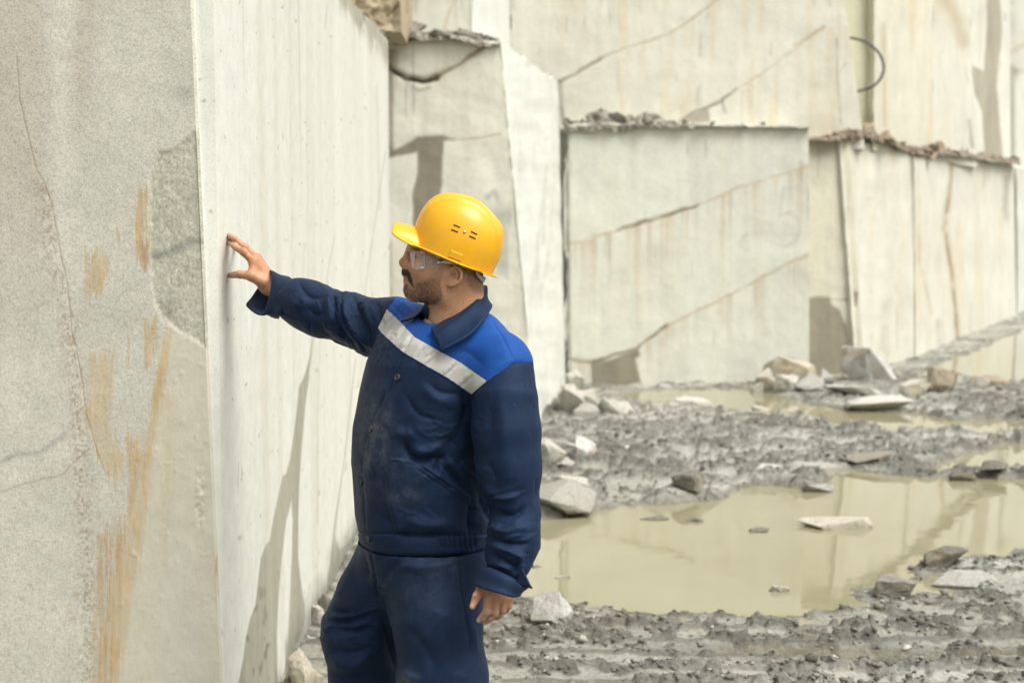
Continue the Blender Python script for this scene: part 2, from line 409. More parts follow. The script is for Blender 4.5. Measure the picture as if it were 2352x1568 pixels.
def wall_ring(bl, br, tl, tr, n, depth=2.5, side=4, left_back=None, right_back=None):
    """front from left to right (world points), then back round"""
    lb = left_back if left_back is not None else (0, depth); rb = right_back if right_back is not None else (0, depth)
    return [(bl[0], bl[1], tl[0], tl[1], n), (br[0], br[1], tr[0], tr[1], side), (br[0] + rb[0], br[1] + rb[1], tr[0] + rb[0], tr[1] + rb[1], 4),
            (bl[0] + lb[0], bl[1] + lb[1], tl[0] + lb[0], tl[1] + lb[1], 4)]
dk, br_, dn = np.array([.13, .11, .08]), np.array([.40, .30, .19]), np.array([.215, .185, .137])

# second block: grey front and a bright side running back
b2_tl, b2_tr, b2_br = P(850, 92, 12.0), P(1150, 96, 12.0), P(1238, 985, 12.0)
s_t, s_b = P(1285, 190, 15.1), P(1303, 885, 15.1)
p2 = far_paint(np.array([.72, .69, .605]), cracks=[([(888, 150), (905, 165), (930, 180), (965, 187), (1000, 180)], 6, [.09, .08, .06], 1.0, .2), ([(1000, 180), (1060, 145), (1108, 108)], 4, dk, .8, .05), ([(1000, 180), (1060, 145), (1108, 108)], 7, br_, .45, .02),
                     ([(925, 185), (960, 210), (985, 200)], 4, dk, .4, .01), ([(1040, 322), (1090, 317), (1150, 308)], 2, br_, .5, .005), ([(1120, 455), (1135, 440), (1150, 470)], 5, [.33, .33, .31], .5, 0)],
               stains=[([(880, 330), (905, 345), (960, 315), (1015, 312), (1045, 320), (1020, 328), (1016, 400), (1012, 470), (1010, 560), (945, 560), (950, 440), (960, 400), (957, 350), (905, 360), (890, 362), (880, 360)], dn, .92, 4),
                       ([(880, 110), (902, 110), (900, 345), (880, 345)], [.36, .31, .24], .8, 4), ([(880, 110), (912, 110), (912, 155), (880, 150)], [.42, .36, .28], .5, 4),
                       ([(880, 560), (900, 560), (900, 900), (880, 900)], [.40, .35, .28], .7, 6), ([(1090, 490), (1165, 485), (1165, 640), (1135, 640), (1120, 560)], [.40, .385, .34], .5, 12)], seed=21, mottle=.07, brown=.15)
def paint_b2(px, py, V):
    c, d, s = p2(px, py, V)
    side = V[..., 1] > 12.02
    w = np.stack([px * .02, py * .02, px * 0 + 5], -1)
    nf = fbm(w * np.array([4, .3, 1]), 3, 71); n = fbm(w, 3, 72)
    k = np.array([.60, .595, .56]) * (1 + .05 * nf + .03 * n)[..., None]
    for ln, a, wd in (([(1255, 380), (1250, 460), (1247, 560)], .55, 3), ([(1275, 400), (1262, 560), (1240, 700)], .3, 4), ([(1225, 620), (1215, 760), (1205, 900)], .35, 3), ([(1190, 300), (1195, 420)], .2, 3), ([(1247, 460), (1235, 560), (1232, 640)], .4, 4)):
        dl, _ = seg_dist(px, py, ln); k = lerp(k, [.33, .32, .28], a * np.exp(-(dl / wd) ** 2) * (.7 + .6 * n))
    dl, _ = seg_dist(px, py, [(1303, 885), (1285, 190)]); k = lerp(k, [.20, .19, .16], .8 * np.exp(-(dl / 4) ** 2))
    return np.where(side[..., None], k, c), np.where(side, .01 * n, d), s
ring2 = [(-1.35, 12.0, -1.35, 12.0, 130), (b2_br[0], 12.0, b2_tr[0], 12.0, 60), (s_b[0], 15.1, s_t[0], 15.1, 4), (-1.35, 15.1, -1.35, 15.1, 4)]
block('stone_block', ring2, -.2, lambda x, y: float(np.interp(y, [12, 15.1], [P(1150, 96, 12)[2], P(1285, 190, 15.1)[2]])), 230, M_FAR, paint_b2,
      'grey and white block behind the hard hat, dark damp T shaped stain on its front', seed=2)

# centre wall block marked 5
A_bl, A_br, A_tl, A_tr = P(1300, 900, 15.0), P(1860, 890, 15.45), P(1296, 284, 15.0), P(1857, 291, 15.45)
seam1 = [(1300, 562), (1420, 530), (1500, 505), (1600, 473), (1700, 430), (1800, 400), (1860, 380)]
seam2 = [(1300, 823), (1365, 832), (1460, 800), (1530, 750), (1620, 705), (1720, 655), (1800, 610), (1862, 583)]
five = [[(1836, 432), (1800, 431), (1790, 497), (1812, 487), (1832, 500), (1837, 528), (1826, 556), (1806, 568), (1786, 562)]]
pA = far_paint(np.array([.605, .595, .535]), cracks=[(seam1, 3, [.45, .34, .23], .55, .01), ([(1420, 530), (1500, 505), (1600, 473)], 3.2, dk, .7, .03), (seam2, 3, [.42, .33, .23], .6, .01), ([(1300, 823), (1330, 832), (1365, 832)], 3, dk, .5, .02), ([(1365, 832), (1460, 800), (1530, 750)], 3.5, dk, .65, .03), ([(1300, 285), (1304, 600), (1306, 900)], 5, [.22, .21, .17], .85, .02),
                       ([(1700, 560), (1707, 545), (1716, 540)], 3, br_, .35, 0)],
               stains=[([(1355, 833), (1400, 826), (1455, 803), (1462, 800), (1470, 815), (1458, 824), (1480, 900), (1360, 905)], dn, .92, 3)],
               rustruns=[(seam1, 0, [.47, .36, .26], .75, 60), (seam2, 0, [.46, .36, .26], .6, 40)], seed=31, brown=.12, stroke=five)
block('stone_block', wall_ring(A_bl, A_br, A_tl, A_tr, 230, right_back=(.35, 2.5)), -.3, lambda x, y: float(np.interp(x, [A_tl[0], A_tr[0]], [A_tl[2], A_tr[2]])), 230, M_FAR, pA,
      'broad pale block with a faint number 5 and two slanting brown seams', seed=3)

# tier above the centre block
U_Y = 15.45
U_tl, U_bl = P(1166, -160, U_Y), P(1166, 330, U_Y)
U_br, U_tr = P(1987, 330, 16.5), P(1925, -160, 16.5)
pU = far_paint(np.array([.59, .565, .495]), cracks=[([(1285, 192), (1340, 160), (1400, 125), (1460, 105), (1530, 82), (1590, 45), (1660, -10)], 2.6, [.40, .32, .22], .7, .02), ([(1285, 192), (1340, 160), (1380, 135)], 3, dk, .55, .03),
                       ([(1563, 278), (1600, 255), (1655, 235), (1690, 205)], 3.4, dk, .7, .04), ([(1690, 205), (1750, 170), (1830, 110), (1895, 62)], 2.6, [.44, .35, .24], .5, .01), ([(1658, 235), (1666, 258)], 3.5, dk, .5, .02), ([(1825, 105), (1860, 85), (1890, 65)], 4, br_, .5, .02),
                       ([(1285, 190), (1288, 245), (1294, 290)], 3.6, [.18, .17, .14], .85, .03), ([(1922, 90), (1922, 170), (1930, 280)], 3.2, [.36, .29, .2], .6, .01), ([(1925, 170), (1945, 145)], 2, br_, .5, 0), ([(1420, 0), (1425, 90)], 2.5, [.5, .38, .25], .4, 0)],
               stains=[([(1563, 280), (1600, 256), (1625, 246), (1632, 282)], [.30, .26, .21], .85, 2.5)],
               rustruns=[([(1700, 205), (1830, 110), (1895, 62), (1990, 60)], 0, [.50, .39, .27], .45, 90), ([(1400, 125), (1530, 82), (1660, -10)], 0, [.52, .42, .29], .35, 80)], seed=41, brown=.45)
block('stone_block', wall_ring(U_bl, U_br, U_tl, U_tr, 260, right_back=(.3, 2.5)), U_bl[2], U_tl[2], 170, M_FAR, pU,
      'wide upper tier block above the numbered one, brown seam climbing right', seed=4)

# upper block above the grey one (left of the upper tier)
q_l, q_m, q_r = P(905, 88, 13.6), P(1085, 88, 13.6), P(1171, 95, 15.4)
pQ0 = far_paint(np.array([.60, .58, .515]), cracks=[([(1010, 110), (1030, 30), (1050, -10)], 4, [.46, .37, .25], .5, 0), ([(1045, -10), (1050, 80)], 3, [.46, .37, .25], .35, 0)], seed=51, brown=.25)
def pQ(px, py, V):
    c, d, s = pQ0(px, py, V); side = V[..., 1] > 13.62
    return np.where(side[..., None], np.array([.61, .61, .585]) * (1 + .04 * fbm(V * 3, 3, 5))[..., None], c), d, s
q_t = P(905, -170, 13.6)
block('stone_block', [(q_l[0], 13.6, q_l[0], 13.6, 60), (q_m[0], 13.6, q_m[0], 13.6, 24), (q_r[0], 15.4, q_r[0], 15.4, 4), (q_l[0], 15.4, q_l[0], 15.4, 4)], q_l[2], q_t[2] , 70, M_FAR, pQ,
      'small white block at the top edge standing on the grey block', seed=5)

# rough brown rock face at the top behind the foreground block
def p_brown(px, py, V):
    n = fbm(V * 3.0, 4, 61); m = fbm(V * 9, 3, 62)
    c = lerp(np.array([.42, .34, .235]) * (1 + .35 * n + .2 * m)[..., None], [.17, .14, .10], .6 * sstep(.15, .5, m))
    c = lerp(c, [.52, .50, .45], .8 * sstep(.2, .45, fbm(V * 2.1, 3, 63)))
    return c, .16 * n + .07 * m, np.full(px.shape, .8)
g_l, g_r, g_t = P(740, 48, 10.6), P(921, 40, 11.2), P(740, -170, 10.6)
block('rough_rock', [(g_l[0], 10.6, g_l[0], 10.6, 60), (g_r[0], 11.2, g_r[0] - .02, 11.2, 4), (g_r[0], 12.6, g_r[0], 12.6, 4), (g_l[0], 12.6, g_l[0], 12.6, 4)], g_l[2], g_t[2], 60, M_FAR, p_brown,
      'rough brown rock mass at the top edge above the foreground block', 'rock', seed=6)

# set-back strip right of the centre block
r_bl, r_br, r_tl, r_tr = P(1835, 880, 16.0), P(1990, 880, 16.25), P(1835, 308, 16.0), P(1950, 308, 16.25)
pR = far_paint(np.array([.56, .53, .44]), stains=[([(1840, 683), (1900, 682), (1915, 690), (1950, 685), (1958, 668), (1972, 670), (1968, 705), (1955, 700), (1948, 690), (1905, 692), (1928, 715), (1945, 750), (1955, 790), (1950, 900), (1840, 900)], [.235, .205, .155], .92, 3),
                       ([(1840, 318), (1960, 318), (1945, 345), (1840, 360)], [.36, .31, .23], .6, 10)], seed=71, brown=.1, mottle=.08)
block('stone_block', wall_ring(r_bl, r_br, r_tl, r_tr, 90), -.3, r_tl[2], 150, M_FAR, pR,
      'narrow set back block right of the numbered one, damp patch at its foot', seed=7)
# lower right blocks running away
l_bl, l_br, l_tl, l_tr = P(1972, 880, 16.15), P(2100, 880, 18.2), P(1928, 316, 16.15), P(2098, 348, 18.2)
pL = far_paint(np.array([.56, .54, .48]), cracks=[([(2096, 345), (2098, 440), (2105, 560)], 4, dk, .6, .04), ([(2105, 560), (2130, 700), (2140, 800)], 2.5, br_, .5, .01), ([(2035, 690), (2030, 800)], 7, [.40, .37, .31], .5, 0), ([(2020, 850), (2040, 810)], 3, [.4, .38, .33], .4, 0), ([(1990, 460), (2000, 455)], 3, br_, .3, 0)], seed=81, brown=.4)
block('stone_block', wall_ring(l_bl, l_br, l_tl, l_tr, 100, left_back=(-.9, 2.4), right_back=(-.9, 2.4)), -.3, lambda x, y: float(np.interp(y, [16.15, 18.2], [l_tl[2], l_tr[2]])), 160, M_FAR, pL,
      'bright block right of the narrow set back one, dark vertical joint on its right', seed=8)
m_bl, m_br, m_tl, m_tr = P(2104, 860, 18.3), P(2336, 730, 27.0), P(2099, 358, 18.3), P(2328, 375, 27.0)
pM = far_paint(np.array([.56, .54, .485]), cracks=[([(2188, 355), (2182, 440), (2170, 520), (2185, 620), (2196, 720), (2200, 800)], 3.6, [.33, .26, .17], .95, .03), ([(2312, 410), (2308, 480), (2312, 500)], 5, dk, .4, .01), ([(2230, 700), (2228, 760)], 3, [.4, .38, .33], .5, 0), ([(2110, 520), (2112, 600), (2140, 720)], 2.4, br_, .45, .01), ([(2155, 740), (2160, 800)], 4, [.36, .33, .28], .5, 0)], seed=91, brown=.35)
block('stone_block', wall_ring(m_bl, m_br, m_tl, m_tr, 130, left_back=(-1.4, 2.4), right_back=(-1.4, 2.4)), -.3, lambda x, y: float(np.interp(y, [18.3, 27], [m_tl[2], m_tr[2]])), 160, M_FAR, pM,
      'long bright block at the lower right with a brown crack down its face', seed=9)
n_bl, n_br, n_tl, n_tr = P(2338, 740, 27.6), P(2700, 640, 40), P(2334, 385, 27.6), P(2700, 400, 40)
block('stone_block', wall_ring(n_bl, n_br, n_tl, n_tr, 60, left_back=(-1.4, 2.4), right_back=(-1.4, 2.4)), -.3, lambda x, y: float(np.interp(y, [27.6, 40], [n_tl[2], n_tr[2]])), 90, M_FAR, far_paint(np.array([.56, .55, .52]), seed=95),
      'farthest block in the lower row, cut by the right edge of the picture', seed=10)
# upper right blocks
t1 = [P(1900, 345, 16.75), P(2020, 345, 17.1), P(1880, -160, 16.75), P(2020, -160, 17.1)]
block('stone_block', wall_ring(t1[0], t1[1], t1[2], t1[3], 50), t1[0][2], t1[2][2], 110, M_FAR, far_paint(np.array([.56, .53, .40]), seed=101, brown=.3),
      'recessed olive grey strip of stone behind the black cable loop', seed=11)
t2 = [P(2006, 345, 16.9), P(2144, 365, 19.4), P(2010, -160, 16.9), P(2144, -160, 19.4)]
block('stone_block', wall_ring(t2[0], t2[1], t2[2], t2[3], 90, left_back=(-.9, 2.4), right_back=(-.9, 2.4)), t2[0][2], t2[2][2], 130, M_FAR, far_paint(np.array([.565, .535, .455]), cracks=[([(2030, 60), (2032, 290)], 3.5, [.42, .34, .23], .6, .01)], seed=103, brown=.6),
      'tall cream block right of the cable loop in the upper tier', seed=12)
t3 = [P(2143, 365, 19.6), P(2246, 380, 22.5), P(2143, -160, 19.6), P(2222, -160, 22.5)]
block('stone_block', wall_ring(t3[0], t3[1], t3[2], t3[3], 80, left_back=(-1, 2.4), right_back=(-1, 2.4)), t3[0][2], t3[2][2], 130, M_FAR, far_paint(np.array([.56, .54, .48]), cracks=[([(2170, 0), (2200, 50), (2215, 100)], 12, [.40, .31, .2], .55, .02), ([(2226, 280), (2234, 340)], 3, dk, .5, .02)], seed=105, brown=.45),
      'cream block with brown staining along the top edge, upper right', seed=13)
t4 = [P(2222, 385, 22.7), P(2322, 395, 28.0), P(2222, -160, 22.7), P(2322, -160, 28.0)]
pT4 = far_paint(np.array([.60, .585, .53]), stains=[([(2228, 150), (2262, 165), (2268, -10), (2296, -10), (2305, 60), (2300, 130), (2290, 200), (2300, 300), (2306, 372), (2262, 372), (2258, 260), (2240, 220)], [.325, .29, .23], .92, 2.5)],
               cracks=[([(2275, 0), (2272, 80), (2280, 140)], 4, dk, .4, .02)], seed=107, brown=.3)
block('stone_block', wall_ring(t4[0], t4[1], t4[2], t4[3], 90, left_back=(-1, 2.4), right_back=(-1, 2.4)), t4[0][2], t4[2][2], 130, M_FAR, pT4,
      'upper right block streaked by a tall jagged dark damp stain', seed=14)
t5 = [P(2318, 400, 28.2), P(2700, 410, 44), P(2314, -160, 28.2), P(2700, -160, 44)]
pT5 = far_paint(np.array([.56, .545, .49]), stains=[([(2312, 155), (2336, 155), (2336, 372), (2312, 372)], [.30, .285, .24], .9, 2.5)], cracks=[([(2310, 122), (2330, 118), (2352, 102)], 3, br_, .6, .02), ([(2310, 148), (2330, 158), (2352, 165)], 3, br_, .6, .02), ([(2328, 0), (2330, 155)], 3, dk, .4, .01)], seed=109)
block('stone_block', wall_ring(t5[0], t5[1], t5[2], t5[3], 60, left_back=(-1, 2.4), right_back=(-1, 2.4)), t5[0][2], t5[2][2], 110, M_FAR, pT5,
      'last upper tier block at the right edge with a narrow damp strip', seed=15)
# ---------------------------------------------------------------- ground and water
PUD = [
 [(1090, 1240), (1232, 1197), (1330, 1178), (1420, 1160), (1550, 1152), (1640, 1146), (1700, 1128), (1760, 1110), (1860, 1118), (1915, 1092), (1950, 1082), (2000, 1086), (2120, 1096), (2230, 1098), (2352, 1098), (2520, 1100), (2520, 1300), (2352, 1272), (2300, 1285), (2260, 1272), (2180, 1280), (2110, 1310), (2100, 1345), (2000, 1352), (1960, 1378), (1990, 1392), (1900, 1405), (1800, 1424), (1700, 1420), (1560, 1416), (1420, 1408), (1330, 1395), (1240, 1372), (1150, 1375), (1090, 1350)],
 [(2085, 1345), (2140, 1322), (2210, 1330), (2200, 1350), (2130, 1362), (2060, 1372)],
 [(2120, 1086), (2160, 1058), (2230, 1040), (2290, 1022), (2352, 1015), (2520, 1005), (2520, 1078), (2300, 1086), (2200, 1082)],
 [(1420, 906), (1480, 896), (1720, 890), (1770, 905), (1850, 925), (1960, 943), (2110, 948), (2200, 965), (2352, 962), (2520, 960), (2520, 1002), (2352, 1000), (2240, 1002), (2120, 992), (2000, 990), (1900, 975), (1830, 960), (1720, 950), (1600, 938), (1480, 928)],
 [(2065, 872), (2100, 862), (2150, 840), (2250, 800), (2352, 755), (2520, 705), (2520, 874), (2352, 874), (2270, 872), (2230, 868), (2190, 852), (2140, 862)],
 [(1450, 1490), (1800, 1478), (2200, 1500), (2500, 1490), (2500, 1502), (1900, 1512), (1500, 1502)],
]
PUDW = [[tuple(PG(x, y)[:2]) for x, y in p] for p in PUD]
def puddle_sd(X, Y):
    d = np.full(X.shape, 1e9)
    for k, p in enumerate(PUDW):
        s = poly_sd(X, Y, p)
        d = np.minimum(d, s)
    return d
def clodmask(X, Y):
    p = np.stack([X, Y, X * 0], -1)
    a = fbm(p * np.array([5.5, 9.5, 1]), 3, 231, .6); b = fbm(p * np.array([17, 24, 1]), 2, 233, .5); r = fbm(p * .8, 2, 235)
    return sstep(.02, .30, a * .8 + b * .75 + .28 * r), b
def ground_h(X, Y):
    p = np.stack([X, Y, X * 0], -1)
    big = fbm(p * .9, 3, 201); med = fbm(p * 3.2, 4, 202); fine = fbm(p * 15, 4, 203, .62)
    cm, cb = clodmask(X, Y)
    sd = puddle_sd(X, Y) + .09 * med + .045 * fine
    wob = .10 * fbm(p * .8, 2, 205) + .03 * med
    far = sstep(8.0, 10, Y) * sstep(20, 13, Y); vf = np.interp(Y, [4, 7.5, 9.5, 13, 18], [.60, .75, 1.0, .8, .45])
    h = .012 + .010 * big + .010 * med + .008 * fine + cm * vf * (.018 + .014 * cb + .026 * fine) * sstep(.0, .09, sd) * (1 + .5 * far)
    lump = np.clip(fbm(p * np.array([5, 6.5, 1]), 3, 204) - .12, 0, 1)
    h = h + .05 * vf * lump * sstep(.02, .22, sd)
    ru = sstep(6.2, 5.8, Y)                                       # tyre ruts across the near mud
    rut = np.sin((Y + wob + .05 * X * .6) * 2 * math.pi / .19)
    h = h + ru * (.009 * rut + .018 * cm * sstep(-.2, .7, rut) - .006)
    h = h + np.exp(-((sd - .10) / .10) ** 2) * (Y > 7.5) * (Y < 14) * .03 * np.clip(.4 + med + lump * 2, 0, 2)
    inn = sstep(.03, -.10, sd)
    h = h * (1 - inn) + (-.045 + .012 * med) * inn
    ap = sstep(6.1, 4.6, Y) * sstep(.9, .3, X)                    # trodden apron round the man
    h = h * (1 - .55 * ap) + .01 * ap
    return h, sd
def grid_ground(Ys, U):
    Xg = Ys[:, None] * U[None]; Yg = np.repeat(Ys[:, None], len(U), 1)
    return Xg, Yg
Ys = np.concatenate([np.linspace(-14, 3.6, 9), 1 / np.linspace(1 / 4.0, 1 / 34, 880), [40, 60, 100]])
Un = np.concatenate([[-6, -3, -1.2, -.6], np.linspace(-.24, .39, 600), [.6, 1.2, 3, 6]])
Xg = np.abs(Ys)[:, None] * 0 + np.maximum(np.abs(Ys), 3.0)[:, None] * Un[None]; Yg = np.repeat(Ys[:, None], len(Un), 1)
H, SDg = ground_h(Xg, Yg)
inside = (Yg > 3.7) & (Yg < 36)
H = np.where(inside, H, .0)
pg = np.stack([Xg, Yg, H * 4], -1)
n1 = fbm(pg * 2.0, 4, 211); n2 = fbm(pg * 14, 3, 212); n3 = fbm(pg * .8, 3, 213)
cmk, cbk = clodmask(Xg, Yg)
gc = np.array([.305, .30, .25]) * (1 + .16 * n1 + .12 * n2)[..., None]
gc = lerp(gc, [.42, .415, .365], .7 * sstep(.05, .45, n3 + .6 * n1) * sstep(.03, .10, SDg))            # dried pale silt
gc = lerp(gc, np.array([.155, .148, .12]), .8 * sstep(.12, .0, SDg) * (.75 + .4 * n2))                # wet rim
dkc = np.array([.098, .093, .075]) * (1 + .55 * cbk + .3 * n2)[..., None]
wob_ = .10 * fbm(np.stack([Xg, Yg, Xg * 0], -1) * .8, 2, 205) + .03 * fbm(np.stack([Xg, Yg, Xg * 0], -1) * 3.2, 4, 202); rutg = np.sin((Yg + wob_ + .03 * Xg) * 2 * math.pi / .19)
wk = np.maximum(cmk, .75 * sstep(6.2, 5.8, Yg) * sstep(.1, .8, rutg + .7 * n2 + .4 * cbk)) * (.92 - .25 * sstep(.1, .5, n3)); gc = gc * (1 - wk[..., None]) + dkc * wk[..., None]
gc = lerp(gc, [.20, .18, .12], sstep(.02, -.05, SDg))
t = NT('quarry_mud'); c = t.attr('col'); c = t.mix(1, c, t.ramp(t.noise(55, 5, .7), [(.3, .62), (.5, 1), (.7, 1.25)]), 'MULTIPLY')
t.color(c); t.l.new(t.ramp(t.noise(3, 3), [(.35, .32), (.6, .85)]), t.b.inputs['Roughness']); t.set(Specular_IOR_Level=.45); t.bump(t.noise(38, 7, .75), .7, .03)
M_MUD = t.m
idx = np.arange(Xg.size).reshape(Xg.shape)
Q = np.stack([idx[:-1, :-1], idx[:-1, 1:], idx[1:, 1:], idx[1:, :-1]], -1).reshape(-1, 4)
gnd = mesh_obj('ground', np.stack([Xg, Yg, H], -1).reshape(-1, 3), Q, M_MUD, col=gc.reshape(-1, 3))
tag(gnd, kind='structure')

t = NT('murky_water'); t.set(Roughness=.015, IOR=1.36, Specular_IOR_Level=.75)
t.color(t.mix(t.ramp(t.noise(.9, 3), [(.35, 0.0), (.65, 1.0)]), (.245, .226, .140), (.27, .25, .158)))
t.bump(t.noise(3.0, 3, .6), .035, .03)
M_WATER = t.m
for k, p in enumerate(PUDW):
    x0 = min(q[0] for q in p) - .5; x1 = max(q[0] for q in p) + .5; y0 = min(q[1] for q in p) - .5; y1 = max(q[1] for q in p) + .5
    if k == 5: continue
    nx = 24; ny = 24
    V = [(x0 + (x1 - x0) * i / nx, y0 + (y1 - y0) * j / ny, 0.0) for j in range(ny + 1) for i in range(nx + 1)]
    # keep only cells over the hollow so sheets never cross each other
    gx = np.array([v[0] for v in V]); gy = np.array([v[1] for v in V])
    keep = []
    sdk = poly_sd(gx, gy, p)
    for j in range(ny):
        for i in range(nx):
            a = j * (nx + 1) + i; q = (a, a + 1, a + nx + 2, a + nx + 1)
            if min(sdk[list(q)]) < .10: keep.append(q)
    used = sorted({i for q in keep for i in q}); mp = {u: i for i, u in enumerate(used)}
    w = mesh_obj('water', [(V[u][0], V[u][1], -.0005 * k) for u in used], [tuple(mp[i] for i in q) for q in keep], M_WATER)
    tag(w, kind='structure')

# ---------------------------------------------------------------- rocks
t = NT('broken_granite'); c = t.attr('col'); c = t.mix(1, c, t.ramp(t.noise(60, 5, .7), [(.3, .6), (.5, 1), (.72, 1.25)]), 'MULTIPLY')
c = t.mix(t.ramp(t.noise(7, 4, .65), [(.52, 0.0), (.66, .55)]), c, (.30, .27, .21))
t.color(c); t.set(Roughness=.85, Specular_IOR_Level=.3); t.bump(t.noise(45, 6, .7), .6, .012); M_ROCK = t.m
def rock_mesh(name, size, seed, col, cuts=2, npt=16, rough=.05, top=None, box=.35, mat=None):
    rg = random.Random(seed); bm = bmesh.new()
    for _ in range(npt):
        v = Vector((rg.gauss(0, 1), rg.gauss(0, 1), rg.gauss(0, 1))).normalized()
        m = max(abs(v.x), abs(v.y), abs(v.z)); v = v * (1 - box) + v / m * box
        v *= rg.uniform(.82, 1.0)
        bm.verts.new((v.x * size[0] / 2, v.y * size[1] / 2, v.z * size[2] / 2))
    r = bmesh.ops.convex_hull(bm, input=bm.verts)
    bmesh.ops.delete(bm, geom=[g for g in r['geom_interior'] if isinstance(g, bmesh.types.BMVert)], context='VERTS')
    bmesh.ops.bevel(bm, geom=list(bm.edges), offset=min(size) * .018, segments=1, affect='EDGES', clamp_overlap=True)
    bmesh.ops.triangulate(bm, faces=bm.faces)
    for _ in range(cuts): bmesh.ops.subdivide_edges(bm, edges=[e for e in bm.edges if e.calc_length() > max(size) * .09], cuts=1, use_grid_fill=True)
    bmesh.ops.triangulate(bm, faces=bm.faces)
    bm.normal_update()
    V = np.array([v.co[:] for v in bm.verts]); N = np.array([v.normal[:] for v in bm.verts])
    m = min(size); q = V / max(size) * 6 + seed
    V = V + N * (m * rough * 1.2 * fbm(q, 3, seed) + m * rough * .8 * fbm(q * 3, 3, seed + 1))[:, None]
    zmin = V[:, 2].min(); V[:, 2] -= zmin
    F = np.array([[v.index for v in f.verts] for f in bm.faces]); bm.free()
    c = np.asarray(col) * np.array([.80, .815, .78]) * (1 + .2 * fbm(q * 1.5, 3, seed + 3))[:, None]
    c = lerp(c, [.42, .31, .18], .5 * sstep(.2, .5, fbm(q * .8, 3, seed + 5)))
    if top is not None: c = lerp(c, np.asarray(top), sstep(.25, .85, N[:, 2] + .3 * fbm(q * 2, 2, seed + 6)))
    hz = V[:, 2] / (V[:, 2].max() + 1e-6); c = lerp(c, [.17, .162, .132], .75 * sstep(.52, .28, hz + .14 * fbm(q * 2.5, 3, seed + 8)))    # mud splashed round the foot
    o = mesh_obj(name, V, F, mat or M_ROCK, smooth=True, col=c)
    o.data.set_sharp_from_angle(angle=math.radians(20)); return o
def rock_px(px, py, wpx, hpx, seed, label, col=(.45, .43, .37), deep=.8, rot=(0, 0, 0), name='rock', group=None, sink=.40, npt=13, Y=None, Z=0.0, **k):
    """a rock whose foot is seen at (px,py) and that looks wpx x hpx large"""
    b = PG(px, py, Z) if Y is None else P(px, py, Y)
    s = b[1] / FPX
    w, h = wpx * s * 1.22, hpx * s * (1.12 + sink)
    gh = float(ground_h(np.array([b[0]]), np.array([b[1] + .1]))[0][0]) if Y is None else 0.0
    o = rock_mesh(name, (w, w * deep, h), seed, col, npt=npt, **k)
    o.rotation_euler = rot; o.location = (b[0], b[1] + w * deep * .35, b[2] + max(gh, -.02) - h * sink / (1.12 + sink))
    return tag(o, label, 'rock', group)
pale, greyr, brn, drk = (.42, .405, .355), (.32, .31, .275), (.30, .255, .19), (.15, .14, .115)
